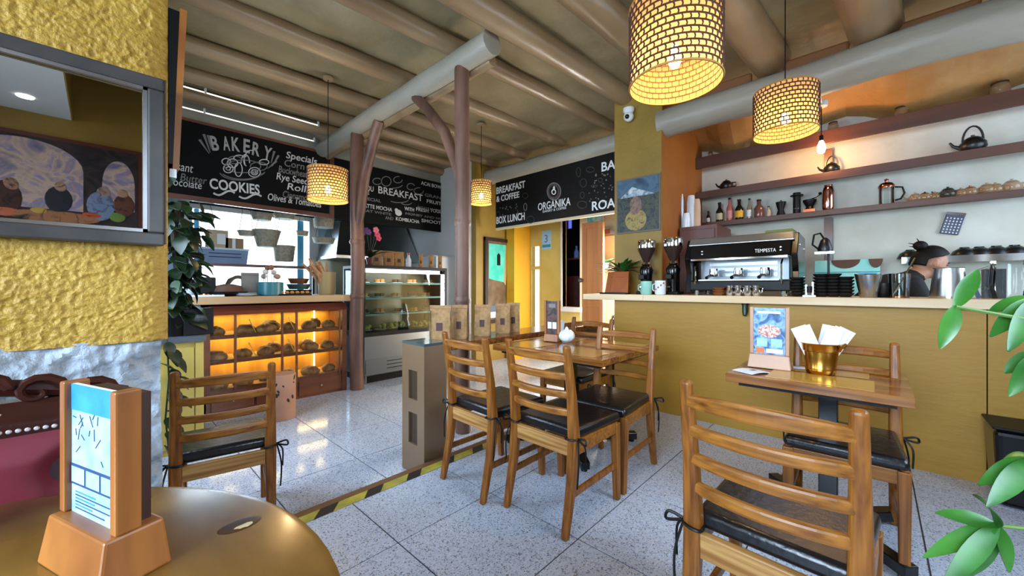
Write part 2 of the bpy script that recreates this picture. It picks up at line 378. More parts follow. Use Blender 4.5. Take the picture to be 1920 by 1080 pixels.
# ------------------------------------------------------------------ ceiling, logs
def zceil(X, Y):
    t = min(1, max(0, (Y - 1.2) / 1.1)); return 3.36 + .13 * t - .035 * max(0, X - 2.3) * t
def ceiling():
    nx, ny = 110, 110; b = MB(); vs = []; fs = []
    for i in range(nx + 1):
        for j in range(ny + 1):
            X = -3.2 + 9.5 * i / nx; Y = -1.9 + 9.7 * j / ny
            n = noise.fractal(Vector((X * 1.6, Y * 1.6, 0)), 1, 2, 4)
            vs.append((X, Y, zceil(X, Y) + .022 * n))
    for i in range(nx):
        for j in range(ny): a = i * (ny + 1) + j; fs.append((a, a + 1, a + ny + 2, a + ny + 1))
    b.add(vs, fs); q = len(b.v)
    b.add([(-3.2, -1.9, 3.75), (6.3, -1.9, 3.75), (6.3, 7.8, 3.75), (-3.2, 7.8, 3.75)], [(0, 1, 2, 3)])
    return struct(b.build('ceiling', CEIL, None, True))
CE = ceiling()
def log(p, q, r, m, name='beam', parent=CE, wob=.02, n=16, seg=14, r1=None):
    p, q = Vector(p), Vector(q); s = random.random() * 50; pts = []; rr = []
    for i in range(seg + 1):
        t = i / seg; c = p.lerp(q, t)
        c += Vector((noise.noise((s, t * 3, 0)), noise.noise((s, t * 3, 9)), noise.noise((s, t * 3, 5)))) * wob
        pts.append(c); rr.append((r + ((r1 or r) - r) * t) * (1 + .08 * noise.noise((s + 7, t * 5, 2))))
    return MB().tube(pts, rr, n).build(name, m, parent, True)
SL = -.082
for (y0, r, zb, xa, xb) in ((2.24, .115, 3.33, -3, 4.7), (2.83, .085, 3.37, -3, 4.8), (3.66, .085, 3.38, -3, 4.8), (4.44, .08, 3.38, -3, 4.8), (5.1, .08, 3.37, -3, 4.8), (5.62, .08, 3.36, -3, 4.8), (6.15, .08, 3.36, -3, 4.8), (6.8, .08, 3.36, -3, 6)):
    dz = -.03 if xb > 4 else 0
    log((xa, y0 + SL * (xa - 2.2), zb + r), (xb, y0 + SL * (xb - 2.2), zb + r + dz - .03), r, BEAMW)
for (ya, yb, r, z) in ((1.62, 1.45, .13, 3.33), (.92, .70, .15, 3.29), (.35, 0.0, .16, 3.28), (-.55, -.75, .15, 3.3), (-1.2, -1.4, .14, 3.3)):
    log((-3, ya + .25, z + .03), (4.3, yb, z), r, BEAMW)
# whitewashed girders
gl = log((2.26, 2.36, 3.27), (2.26, 6.05, 3.24), .105, GIRD, 'girder', None, .015)
tag(gl, 'whitewashed round log girder resting on the two forked posts', 'girder')
log((2.36, 2.45, 3.19), (2.34, 6.0, 3.17), .05, BEAMW, 'under_beam', gl, .01)
gr = log((4.2, 1.72, 2.98), (4.2, -1.8, 3.0), .15, GIRD, 'girder', None, .05); tag(gr, 'thick white plastered log girder above the bar', 'girder')
gs = log((4.75, 2.1, 3.12), (4.72, 5.0, 3.12), .13, GIRD, 'girder', None, .05); tag(gs, 'white plastered log girder above the black cafe sign', 'girder')
# plaster collars and orange board ends above the bar girder
for (ya, yb) in ((.85, 1.3), (.15, .6), (-.55, -.1)):
    boxes('infill_board', mat('orange_board', '#7a4a22', .6), (4.22, 4.27, ya, yb, 3.12, 3.24), parent=gr, bevel=.02)
# undulating plaster at the top of the bar wall
b = MB()
for i in range(24):
    y0 = -1.8 + 3.46 * i / 24; y1 = -1.8 + 3.46 * (i + 1) / 24
    f = lambda y: 3.02 + .07 * math.sin(y * 4.1) + .03 * math.sin(y * 9)
    b.hexa([(5.2, y0, f(y0)), (5.4, y0, f(y0) - .1), (5.4, y1, f(y1) - .1), (5.2, y1, f(y1))], [(4.7, y0, 3.4), (5.4, y0, 3.4), (5.4, y1, 3.4), (4.7, y1, 3.4)])
struct(b.build('ceiling_cove', mat('ochre_cove_plaster', '#a3743c', .5, col2='#b58a55', scale=3, bump=.6, bscale=8), None, True))

# ------------------------------------------------------------------ forked posts
def post(loc, top, fork_z, fork_to, r, label):
    t = thing('forked_post', label, 'post', loc)
    log((0, 0, 0), (0, 0, top - loc[2]), r, TRUNK, 'trunk', t, .02, 14, 16, r * .92)
    fz = fork_z - loc[2]; dy, tz = fork_to[0] - loc[1], fork_to[1] - loc[2]
    s = 1 if dy > 0 else -1
    pts = [(0, .02 * s, fz - .25), (0, .09 * s, fz), (0, dy * .35, fz + (tz - fz) * .4), (0, dy * .75, fz + (tz - fz) * .8), (0, dy, tz)]
    MB().tube(pts, [r * .5, r * .75, r * .75, r * .72, r * .72], 12).build('branch', TRUNK, t, True)
    for kz in (1.2, 1.9):
        MB().lathe([(r * .98, -.03), (r * 1.1, 0), (r * .98, .03)], (0, 0, kz), 14, False).build('knot_ring', TRUNK, t, True)
    return t
post((2.26, 2.74, LO), 3.2, 2.35, (3.5, 3.18), .072, 'straight brown tree trunk post in the middle, fork leaning to the left')
post((2.27, 4.88, LO), 3.18, 2.2, (4.3, 3.18), .088, 'brown tree trunk post beside the bread cabinet, forked to the right')

# ------------------------------------------------------------------ chalkboards and sign
def vine(pts, r, m, parent, name='flourish', n=5):
    return MB().tube(pts, r, n).build(name, m, parent)
CBY = 6.0
cb1 = thing('bakery_chalkboard', 'long black chalkboard reading BAKERY and COOKIES over the kitchen hatch', 'chalkboard', (0, 0, 0))
boxes('board', CHALKB, (-.5, 2.36, CBY, CBY + .03, 2.30, 3.19), parent=cb1)
boxes('lower_rail', WOODDK, (-.5, 2.36, CBY - .01, CBY + .03, 2.24, 2.30), parent=cb1)
boxes('upper_rail', WOODDK, (-.5, 2.36, CBY - .005, CBY + .03, 3.19, 3.22), parent=cb1)
cb2 = thing('breakfast_chalkboard', 'black chalkboard reading BREAKFAST in the corner above the display fridge', 'chalkboard', (0, 0, 0))
boxes('board', CHALKB, (2.37, 4.78, CBY, CBY + .03, 2.24, 3.17), parent=cb2)
boxes('frame_edge', WOODDK, (2.37, 2.43, CBY - .01, CBY, 2.24, 3.17), (4.72, 4.78, CBY - .01, CBY, 2.24, 3.17), parent=cb2)
# fascia above the chalkboards
struct(boxes('trim_4', mat('grey_olive_paint', '#7d7a6e', .6), (-.6, 4.8, CBY + .02, CBY + .1, 3.17, 3.5)))
for (y_, z_, xa_, xb_, lab) in ((5.93, 3.315, -.4, 2.12, 'long thin white highlight line above the bakery chalkboard'), (5.45, 3.37, -.4, 2.0, 'thin white highlight line along the ceiling log before the chalkboard')):  # glowing tubes stand in for highlight lines along ceiling and log
    t = thing('highlight_line', lab, 'highlight line', (0, 0, 0)); MB().tube([(xa_, y_, z_), (xb_, y_, z_)], .008, 8).build('tube', mat('highlight_white', '#f4f4f0', .4, emit=1.6), t, True)
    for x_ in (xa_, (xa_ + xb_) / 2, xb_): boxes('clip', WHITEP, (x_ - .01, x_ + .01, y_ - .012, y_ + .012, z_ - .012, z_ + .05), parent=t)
def on_cb(u, v):
    X, d = uY(u, CBY); return X, zv(v, d)
def cb_text(s, u0, v0, u1, size, parent, m=CHALK, shear=0, bold=0, rot=0):
    x0, z0 = on_cb(u0, v0); x1, _ = on_cb(u1, v0)
    text(s, size, (x0, CBY - .006, z0), '-Y', m, parent, width=x1 - x0, shear=shear, bold=bold, rot=rot)
# arched BAKERY
for ch, u0, u1, vb in (('B', 398, 412, 281.5), ('A', 419, 432, 281), ('K', 435, 450, 282), ('E', 456, 468, 284.5), ('R', 472, 486, 289.5), ('Y', 492, 507, 296)):
    x0, z0 = on_cb(u0, vb); x1, _ = on_cb(u1, vb)
    text(ch, .245, (x0, CBY - .006, z0), '-Y', mat('chalk_mid', '#a09c98', .8), cb1, width=x1 - x0, rot=-(u0 - 450) * .0035, bold=.006)
cb_text('COOKIES', 393, 353, 487, .18, cb1, bold=.004, rot=.03)
for (ua, ub) in ((400, 440), (448, 490)):
    pts = [(*on_cb(ua + (ub - ua) * k / 8, 362 + (ua - 400) * .13 + 4 * math.sin(k / 8 * 2 * PI)),) for k in range(9)]
    vine([(p[0], CBY - .004, p[1]) for p in pts], .012, CHALK, cb1, 'underline')
cb_text('Croissant', 288, 312, 362, .15, cb1, shear=.2); cb_text('Garlic Butter', 282, 330, 388, .13, cb1, CHALKD, .2); cb_text('Chocolate', 302, 344, 378, .13, cb1, CHALK, .1)
for (s_, ua, v, ub, m_) in (('Specials', 536, 296, 594, CHALK), ('Corn it', 533, 311, 586, CHALKD), ('Buckwheat', 522, 323, 576, CHALKD), ('Rye Seed', 518, 336, 578, CHALK), ('Rolls', 538, 355, 582, CHALK), ('Cinnamon', 530, 370, 582, CHALKD), ('Olives & Tomatoes', 502, 375, 602, CHALK)):
    cb_text(s_, ua, v, ub, .135, cb1, m_, .15, .001)
# bread basket drawing
def ring_pts(u, v, ru, rv, a0=0, a1=2 * PI, n=20):
    out = []
    for k in range(n + 1):
        a = a0 + (a1 - a0) * k / n; X, Z = on_cb(u + ru * math.cos(a), v + rv * math.sin(a)); out.append((X, CBY - .004, Z))
    return out
for q in ((452, 322, 40, 16, .2, PI * .95), (455, 312, 34, 12, 0, 2 * PI), (428, 316, 9, 8, 0, 2 * PI), (477, 323, 11, 9, 0, 2 * PI), (477, 323, 6, 5, 0, 2 * PI), (447, 318, 7, 13, 0, 2 * PI), (460, 306, 8, 16, PI, 2 * PI), (440, 300, 13, 7, 0, 2 * PI), (462, 302, 5, 9, PI * .5, PI * 1.5), (455, 316, 44, 20, .35, 2.6), (470, 300, 12, 18, PI * .8, PI * 1.6), (485, 312, 16, 8, 0, 2 * PI), (436, 306, 10, 8, 0, 2 * PI), (424, 303, 8, 6, 0, 2 * PI), (448, 297, 10, 6, PI, 2 * PI), (477, 323, 3, 2, 0, 2 * PI), (428, 316, 4, 3, 0, 2 * PI), (495, 304, 9, 5, 0, 2 * PI)):
    vine(ring_pts(*q), .006, CHALKD if q[2] > 12 else CHALK, cb1, 'bread_drawing')
for (u0, v0, u1, v1) in ((374, 262, 392, 288), (382, 252, 394, 286), (390, 254, 396, 280), (514, 284, 508, 306), (522, 292, 510, 312), (518, 302, 502, 316)):
    a = on_cb(u0, v0); c_ = on_cb(u1, v1); vine([(a[0], CBY - .004, a[1]), (c_[0], CBY - .004, c_[1])], [.016, .004], CHALKD, cb1, 'wheat_drawing')
# board two
for (s_, ua, v, ub, sz, m_) in (('YOU', 681, 356, 700, .12, CHALK), ('ARE', 676, 362, 692, .08, CHALK), ('BREAKFAST', 709, 362, 792, .17, CHALK), ('ACAI BOWL', 789, 346, 830, .09, CHALK), ('GRANOLA', 796, 368, 848, .08, CHALKD), ('FRUITS', 800, 380, 832, .09, CHALK), ('EGGS & TOAST', 783, 391, 842, .07, CHALKD),
    ('SPECIAL', 679, 374, 714, .07, CHALKD), ('LATTE MOCHA', 678, 388, 735, .09, CHALK), ('FLAT WHITE', 676, 396, 733, .06, CHALKD), ('WITH', 758, 394, 776, .09, CHALK), ('FRESH', 780, 395, 803, .09, CHALK), ('YOGURT', 806, 397, 838, .09, CHALK), ('HONEY AND NUTS', 760, 402, 838, .055, CHALKD), ('AND', 722, 411, 737, .075, CHALKD), ('KOMBUCHA', 742, 413, 786, .085, CHALK), ('SMOOTHIES', 790, 416, 846, .085, CHALK)):
    cb_text(s_, ua, v, ub, sz, cb2, m_, 0, .001, -.0)
for q in ((707, 340, 8, 6, .6, 5.6), (724, 340, 9, 9, 0, 2 * PI), (746, 337, 8, 6, 0, 5), (770, 350, 7, 6, 1, 6), (785, 358, 9, 6, 0, 5), (748, 374, 18, 6, .2, 2.6), (735, 345, 20, 8, .3, 1.6), (762, 379, 10, 5, .3, 2.8), (857, 350, 8, 7, 2, 5)):
    vine(ring_pts(*q), .007, CHALKD, cb2, 'flourish')
for q in ((747, 399, 6, 5), (743, 394, 3, 3)):
    p = on_cb(q[0], q[1]); MB().sph((p[0], CBY - .004, p[1]), q[2] * .011, .006, q[3] * .011, 10, 6).build('bird_drawing', CHALK, cb2)

SX = 4.6
sg = thing('cafe_sign', 'black printed cafe sign with round logo between the passage and the pillar', 'sign', (0, 0, 0))
boxes('panel', BLACK, (SX, SX + .03, 2.22, 4.70, 2.2, 2.97), parent=sg)
boxes('lower_edge', mat('sign_pale_edge', '#c9b893', .6), (SX - .005, SX + .04, 2.22, 4.70, 2.165, 2.2), parent=sg)
def on_sg(u, v):
    Y, d = uX(u, SX); return Y, zv(v, d)
def sg_text(s, u0, v0, u1, size, m=SIGNW, bold=.003):
    y0, z0 = on_sg(u0, v0); y1, _ = on_sg(u1, v0)
    text(s, size, (SX - .004, y0, z0), '-X', m, sg, width=abs(y0 - y1), bold=bold)
sg_text('BREAKFAST', 931, 364, 985, .155); sg_text('& COFFEE', 931, 379, 974, .135); sg_text('BOX LUNCH', 931, 420, 984, .165)
sg_text('ORGÁNIKA', 1009, 395, 1070, .16, bold=.001); sg_text('BAKERY & COFFEE', 1018, 399, 1062, .05, CHALK, .0005)
y0, z0 = on_sg(1127, 322); text('BAKERY', .17, (SX - .004, y0, z0), '-X', SIGNW, sg, bold=.003)
y0, z0 = on_sg(1109, 395); text('ROASTERY', .17, (SX - .004, y0, z0), '-X', SIGNW, sg, bold=.003)
def sg_ring(u, v, ru, rv, r, m, name, a0=0, a1=2 * PI, n=24):
    pts = []
    for k in range(n + 1):
        a = a0 + (a1 - a0) * k / n; Y, Z = on_sg(u + ru * math.cos(a), v + rv * math.sin(a)); pts.append((SX - .002, Y, Z))
    MB().tube(pts, r, 5, False).build(name, m, sg)
sg_ring(1039, 359, 12.5, 16, .009, CHALKD, 'logo_ring'); sg_ring(1039, 359, 9.5, 12.5, .02, mat('print_brown', '#4a3a36', .6), 'logo_ring')
sg_ring(1038.5, 360, 3.5, 4.5, .009, SIGNW, 'logo_drop'); sg_ring(1039, 353, 1.2, 3, .008, SIGNW, 'logo_drop')
for (u, v, ru, rv) in ((1094, 343, 6, 8), (985, 367, 5, 5), (995, 412, 7, 7), (1107, 318, 8, 5), (1085, 323, 4, 9), (1126, 338, 4, 4), (1114, 349, 6, 2), (1092, 384, 9, 7), (1092, 366, 4, 6), (934, 402, 4, 5), (985, 388, 3, 7)):
    sg_ring(u, v, ru, rv, .006, SIGNG if ru > 3 else CHALKD, 'food_drawing', n=10)
rs = random.Random(3)
b = MB()
for k in range(60):
    u, v = (rs.uniform(1104, 1150), rs.uniform(325, 385)) if k < 38 else (rs.uniform(936, 975), rs.uniform(383, 408))
    Y, Z = on_sg(u, v); b.sph((SX - .001, Y, Z), .004, rs.uniform(.006, .014), rs.uniform(.006, .014), 6, 4)
o = b.build('speckle_print', CHALKD, sg); o['kind'] = 'stuff'

# board mounted on the end of the left wall (seen nearly edge on)
t = thing('wall_board', 'dark wall board with orange wooden frame seen edge on above the corner', 'board', (0, 0, 0))
p0 = [(.19, 2.1, 1.62), (.19, 2.72, 1.62)]
MB().hexa([(.187, 2.08, 1.70), (.2, 2.08, 1.70), (.2, 2.78, 1.70), (.187, 2.78, 1.70)], [(.187, 2.08, 2.33), (.222, 2.08, 2.33), (.222, 2.78, 2.33), (.187, 2.78, 2.33)]).build('panel', BLACK, t)
MB().hexa([(.2, 2.08, 1.68), (.22, 2.08, 1.68), (.22, 2.78, 1.68), (.2, 2.78, 1.68)], [(.222, 2.08, 2.345), (.245, 2.08, 2.345), (.245, 2.78, 2.345), (.222, 2.78, 2.345)]).build('frame_side', mat('orange_frame_wood', '#8a4f1c', .4, col2='#a2662a', scale=5), t)
boxes('lower_bracket', CHROME, (.19, .212, 2.08, 2.3, 1.645, 1.68), parent=t)

# ------------------------------------------------------------------ mirror and reflected painting
def on_lw(u, v, Y=LW):
    X, d = uY(u, Y); return X, zv(v, d)
FRM = mat('dark_grey_frame', '#33302f', .35, col2='#45403d', scale=6); FRB = mat('frame_brown_edge', '#4a2a14', .5)
t = thing('wall_mirror', 'large dark framed mirror on the yellow plaster wall', 'mirror', (0, 0, 0))
x0, x1, z0, z1 = -1.35, .168, 1.358, 2.0
FT = .048; yf = LW - .055
MB().box(x0, x1, yf, LW - .005, z1 - FT, z1).build('frame_rail', FRM, t, bevel=.006); MB().box(x0, x1, yf, LW - .005, z0, z0 + FT).build('frame_rail', FRM, t, bevel=.006)
MB().box(x1 - FT, x1, yf, LW - .005, z0 + FT, z1 - FT).build('frame_stile', FRM, t, bevel=.006); MB().box(x0, x0 + FT, yf, LW - .005, z0 + FT, z1 - FT).build('frame_stile', FRM, t, bevel=.006)
SIL = mat('silver_bead', '#b9b6b6', .25, 1)
for bx in ((x0 + FT, x1 - FT, z1 - FT - .012, z1 - FT), (x0 + FT, x1 - FT, z0 + FT, z0 + FT + .012), (x1 - FT - .012, x1 - FT, z0 + FT, z1 - FT)):
    MB().box(bx[0], bx[1], yf + .003, yf + .02, bx[2], bx[3]).build('bead', SIL, t)
MB().box(x1, x1 + .006, yf + .004, LW - .004, z0 + .01, z1 - .0).build('edge_strip', FRB, t)
MB().box(x0 + FT, x1 - FT, yf + .022, yf + .03, z0 + FT, z1 - FT).build('mirror_glass', mat('mirror_silver', '#c9c9c6', .01, 1), t)

def noise_paint(name, cols, scale, dist=1.5):
    m = bpy.data.materials.new(name); m.use_nodes = True; N = m.node_tree.nodes; L = m.node_tree.links; b = N['Principled BSDF']; b.inputs['Roughness'].default_value = .5
    tc = N.new('ShaderNodeTexCoord'); nz = N.new('ShaderNodeTexNoise'); nz.inputs['Scale'].default_value = scale; nz.inputs['Distortion'].default_value = dist; nz.inputs['Detail'].default_value = 6
    cr = N.new('ShaderNodeValToRGB'); e = cr.color_ramp.elements; n = len(cols)
    while len(e) < n: e.new(.5)
    for i, c_ in enumerate(cols): e[i].position = .3 + .4 * i / (n - 1); e[i].color = lin(c_)
    L.new(tc.outputs['Object'], nz.inputs['Vector']); L.new(nz.outputs['Fac'], cr.inputs[0]); L.new(cr.outputs[0], b.inputs['Base Color']); return m
pt = thing('banquet_painting', 'framed painting of a banquet below cloudy arches, seen in the mirror', 'painting', (0, 0, 0))
ps = SW
boxes('frame', mat('red_brown_frame', '#5c2a1a', .4), (-1.45, .31, ps, ps + .03, 1.76, 2.66), parent=pt)
boxes('canvas', noise_paint('painted_dark', ['#120d10', '#231a20', '#3a2a2c', '#1a1218'], 4), (-1.41, .27, ps + .03, ps + .036, 1.80, 2.62), parent=pt)
CLOUD = noise_paint('painted_clouds', ['#6d6a8c', '#a58f92', '#d0b09a', '#8d84a6', '#c99468'], 3.5, 2)
def arch(cx, w, zb, zt, y, m, name):
    pts = [(cx - w, y, zb)] + [(cx - w * math.cos(a), y, zt - .25 + .25 * math.sin(a)) for a in [PI * k / 14 for k in range(15)]] + [(cx + w, y, zb)]
    MB().prism(pts, (0, .002, 0)).build(name, m, pt)
arch(-.5, .38, 1.95, 2.6, ps + .037, CLOUD, 'painted_arch'); arch(.13, .12, 2.0, 2.52, ps + .037, CLOUD, 'painted_arch'); arch(-1.2, .2, 2.0, 2.5, ps + .037, CLOUD, 'painted_arch')
for (x_, z_, rx, rz, c_) in ((-.6, 2.02, .1, .16, '#4a2622'), (-.57, 2.14, .05, .07, '#a87a60'), (-.28, 2.05, .09, .13, '#20222e'), (-.27, 2.17, .04, .06, '#b08a70'), (0, 2.03, .1, .15, '#7a88a8'), (.02, 2.17, .05, .06, '#a8887a'), (.17, 2.06, .08, .12, '#6a3a28'), (.16, 2.18, .04, .05, '#b08a6a'), (-.8, 2.0, .1, .18, '#301a20'),
    (-.3, 1.88, .3, .06, '#a8704a'), (-.05, 1.93, .08, .03, '#c8562a'), (-.4, 1.92, .06, .04, '#c8a04a'), (.12, 1.93, .06, .05, '#6f8a3a'), (-.6, 1.9, .08, .05, '#c86a4a')):
    MB().sph((x_, ps + .04, z_), rx, .004, rz, 14, 8).build('painted_shape', noise_paint('painted_' + c_[1:], [c_, c_, '#1a1214'], 9, 2), pt)

# ------------------------------------------------------------------ chair
def make_chair(label):
    """local frame: faces +X, back posts near x=0, 0.42 wide"""
    t = thing('ladder_back_chair', label, 'chair', group='honey wood ladder back chairs')
    W = .195
    for s in (-1, 1):
        prof = [(-.075, 0, .017, .019), (-.02, .25, .021, .024), (.0, .44, .024, .027), (-.018, .66, .021, .022), (-.062, .92, .017, .018)]
        b = MB(); o = len(b.v)
        for (x_, z_, hx, hy) in prof:
            b.v += [(x_ - hx, s * W - hy, z_), (x_ + hx, s * W - hy, z_), (x_ + hx, s * W + hy, z_), (x_ - hx, s * W + hy, z_)]
        for i in range(len(prof) - 1):
            for j in range(4): b.f.append((4 * i + j, 4 * i + (j + 1) % 4, 4 * i + 4 + (j + 1) % 4, 4 * i + 4 + j))
        b.f += [(3, 2, 1, 0), tuple(4 * (len(prof) - 1) + j for j in range(4))]
        b.build('leg', WOOD, t, bevel=.012, seg=3)
        MB().hexa([(.40, s * W - .017, 0), (.432, s * W - .017, 0), (.432, s * W + .017, 0), (.40, s * W + .017, 0)], [(.375, s * W - .022, .44), (.42, s * W - .022, .44), (.42, s * W + .022, .44), (.375, s * W + .022, .44)]).build('leg', WOOD, t, bevel=.005)
        MB().hexa([(-.0, s * W - .014, .375), (.40, s * W - .014, .385), (.40, s * W + .014, .385), (.0, s * W + .014, .375)], [(-.0, s * W - .014, .45), (.40, s * W - .014, .445), (.40, s * W + .014, .445), (.0, s * W + .014, .45)]).build('seat_rail', WOODH, t, bevel=.004)
        MB().bar((-.035, s * W, .19), (.40, s * W, .20), .02, .032).build('stretcher', WOOD, t, bevel=.004)
    MB().box(-.018, .012, -W, W, .37, .445).build('seat_rail', mat('pale_rail_wood', '#8a5a26', .4, col2='#b88c50', scale=70, stretch=(1, .035, 1)), t, bevel=.004)
    MB().box(.385, .41, -W, W, .38, .44).build('seat_rail', WOODH, t, bevel=.004)
    def xpost(z): return -.018 - (.044) * max(0, (z - .66)) / .26 if z > .66 else -.018 * (z - .44) / .22
    for zt in (.875, .785, .695, .605):
        b = MB(); n = 10; h = .036
        for i in range(n + 1):
            y = -W + 2 * W * i / n; bow = -.038 * (1 - (y / W) ** 2); sag = .012 * (1 - (y / W) ** 2)
            for (dx, dz) in ((-.014, -h), (.014, -h), (.014, 0), (-.014, 0)):
                z_ = zt + dz + (sag if zt > .8 and dz == 0 else 0); b.v.append((xpost(zt) + bow + dx, y, z_))
        for i in range(n):
            for j in range(4): b.f.append((4 * i + j, 4 * i + 4 + j, 4 * i + 4 + (j + 1) % 4, 4 * i + (j + 1) % 4))
        b.f += [(0, 1, 2, 3), (4 * n + 3, 4 * n + 2, 4 * n + 1, 4 * n)]
        b.build('slat', WOODH, t, bevel=.008)
    cu = MB().hexa([(.01, -.2, .447), (.43, -.215, .447), (.43, .215, .447), (.01, .2, .447)], [(.015, -.195, .502), (.425, -.21, .495), (.425, .21, .495), (.015, .195, .502)]).build('cushion', LEATH, t, True, bevel=.018, seg=3)
    def crv(pts, n=5):
        P_ = [Vector(p) for p in pts]; P_ = [P_[0]] + P_ + [P_[-1]]; out = []
        for i in range(1, len(P_) - 2):
            for k in range(n):
                u = k / n; a, b_, c_, d_ = P_[i - 1], P_[i], P_[i + 1], P_[i + 2]
                out.append(.5 * (2 * b_ + (c_ - a) * u + (2 * a - 5 * b_ + 4 * c_ - d_) * u * u + (3 * b_ - a - 3 * c_ + d_) * u ** 3))
        return out + [P_[-1]]
    for s in (-1, 1):
        yk = s * (W + .028)
        b = MB().tube(crv([(.02, s * .18, .46), (-.005, yk, .465), (-.032, s * (W + .01), .462), (-.03, s * (W - .03), .46), (.02, s * .17, .46)]), .005, 6)
        b.tube(crv([(-.005, yk, .465), (-.015, yk + s * .045, .475), (-.02, yk + s * .05, .45), (-.005, yk, .462)]), .005, 6)
        b.tube(crv([(-.005, yk, .465), (-.03, yk + s * .02, .36), (-.035, yk + s * .015, .24)]), .004, 6)
        b.tube(crv([(-.005, yk, .465), (.012, yk + s * .03, .42), (.01, yk + s * .03, .33)]), .004, 6)
        b.build('tie', BLACK, cu, True)
    return t
ch0 = make_chair('ladder back chair with black cushion nearest the metal pillar')
G = 'honey wood ladder back chairs'
ch0.location = (1.53, 1.77, 0); ch0.rotation_euler = (0, 0, math.radians(-3))
dup(ch0, (1.585, 1.265, 0), math.radians(-1), 'ladder back chair in the middle of the floor, its back to the camera', G)
dup(ch0, (2.48, 1.28, 0), PI + math.radians(3), 'ladder back chair at the far side of the long table facing the camera', G)
dup(ch0, (2.98, 1.86, 0), PI, 'ladder back chair mostly hidden behind the long table near the passage', G)
dup(ch0, (1.262, .218, 0), math.radians(-3), 'large foreground ladder back chair in front of the small table', G)
dup(ch0, (2.66, .12, 0), PI + math.radians(2), 'ladder back chair between the small table and the ochre bar front', G)
gch = dup(ch0, (.44, 2.43, LO), PI / 2 - math.radians(10), 'shaded ladder back chair beside the yellow cabinet, back to the camera', G)

# ------------------------------------------------------------------ tables
def plank_table(name, label, x0, x1, y0, y1, n, base, feet):
    t = thing(name, label, 'table', ((x0 + x1) / 2, (y0 + y1) / 2, 0)); cx, cy = t.location[0], t.location[1]
    w = (x1 - x0) / n
    for i in range(n):
        a = x0 + i * w - cx
        MB().box(a + .001, a + w - .001, y0 - cy, y1 - cy, .708 + .0, .75 - (.0008 if i % 2 else 0)).build('plank', TOPW if i % 2 else mat('table_plank_light', '#683a14', .2, col2='#935e28', scale=50, stretch=(1, .04, 1), coat=.4), t, bevel=.002, seg=1)
    MB().box(x0 - cx + .05, x1 - cx - .05, y0 - cy + .05, y1 - cy - .05, .685, .708).build('under_frame', BLACK, t)
    for (px, py) in base:
        MB().box(px - cx - .038, px - cx + .038, py - cy - .038, py - cy + .038, .045, .69).build('pedestal', BLACKG, t, bevel=.004)
        for (dx, dy) in feet:
            MB().bar((px - cx, py - cy, .05), (px - cx + dx, py - cy + dy, .045), .06, .05).build('foot', BLACKG, t, bevel=.004)
            MB().lathe([(.006, .045), (.006, .022), (.022, .018), (.022, 0), (.015, 0)], (px - cx + dx * .93, py - cy + dy * .93, 0), 12).build('leveller', BLACKG, t, True)
    return t
FEET = ((-.33, 0), (.33, 0), (0, .3), (0, -.3))
plank_table('long_table', 'long plank topped dining table reaching to the bag shelf', 2.1, 2.95, 1.215, 2.18, 8, [(2.5, 1.72)], ((-.36, -.36), (.36, .36), (.36, -.36), (-.36, .36)))
plank_table('small_table', 'small plank topped table for two in front of the ochre bar', 2.24, 2.85, -.12, .57, 6, [(2.52, .17)], ((-.28, -.28), (.28, .28), (.28, -.28), (-.28, .28)))
MATP = mat('yellow_table_mat', '#b08434', .22, coat=.4)
def placemat(x0, x1, y0, y1, label):
    tag(MB().box(x0, x1, y0, y1, .7502, .7522).build('placemat', MATP, bevel=.0008, seg=1), label, 'placemat', 'glossy tan placemats')
placemat(2.27, 2.51, .0, .40, 'glossy tan placemat at the near edge of the small table'); placemat(2.56, 2.80, .02, .36, 'glossy tan placemat at the far edge of the small table')
placemat(2.14, 2.44, 1.82, 2.14, 'glossy tan placemat in front of the chair by the metal pillar'); placemat(2.14, 2.44, 1.3, 1.7, 'glossy tan placemat in front of the middle chair')
placemat(2.58, 2.9, 1.27, 1.66, 'glossy tan placemat at the far right of the long table'); placemat(2.58, 2.9, 1.8, 2.14, 'glossy tan placemat at the far left of the long table')
# round foreground table
RTOP = mat('worn_round_top', '#5f3f16', .22, col2='#86602a', scale=7, stretch=(1, .35, 1), coat=.25, bump=.04, bscale=9)
t = thing('round_table', 'round varnished wooden table in the left foreground', 'table', (-.357, .742, 0))
MB().lathe([(.60, .715), (.627, .72), (.632, .735), (.628, .747), (.615, .75), (.001, .75)], (0, 0, 0), 72).build('table_top', RTOP, t, True)
MB().lathe([(.05, .03), (.05, .7), (.16, .715)], (0, 0, 0), 20).build('pedestal', BLACKG, t, True)
MB().lathe([(.26, 0), (.26, .02), (.06, .04)], (0, 0, 0), 28).build('foot_plate', BLACKG, t, True)
p = (.185 + .357, .865 - .742)
b = MB(); rs = random.Random(5)
pts = [(p[0] + .014 * math.cos(a) * rs.uniform(.4, 1.3), p[1] + .007 * math.sin(a) * rs.uniform(.5, 1.2), .7503) for a in [2 * PI * k / 11 for k in range(11)]]
MB().sph((p[0] - .005, p[1] + .01, .7502), .035, .022, .0006, 16, 6).build('dark_stain', mat('burn_stain', '#3a220c', .35, col2='#5c3c18', scale=40), t)
b.prism(pts, (0, 0, .001)).build('worn_chip', mat('chipped_pale_wood', '#d8c49a', .7), t)

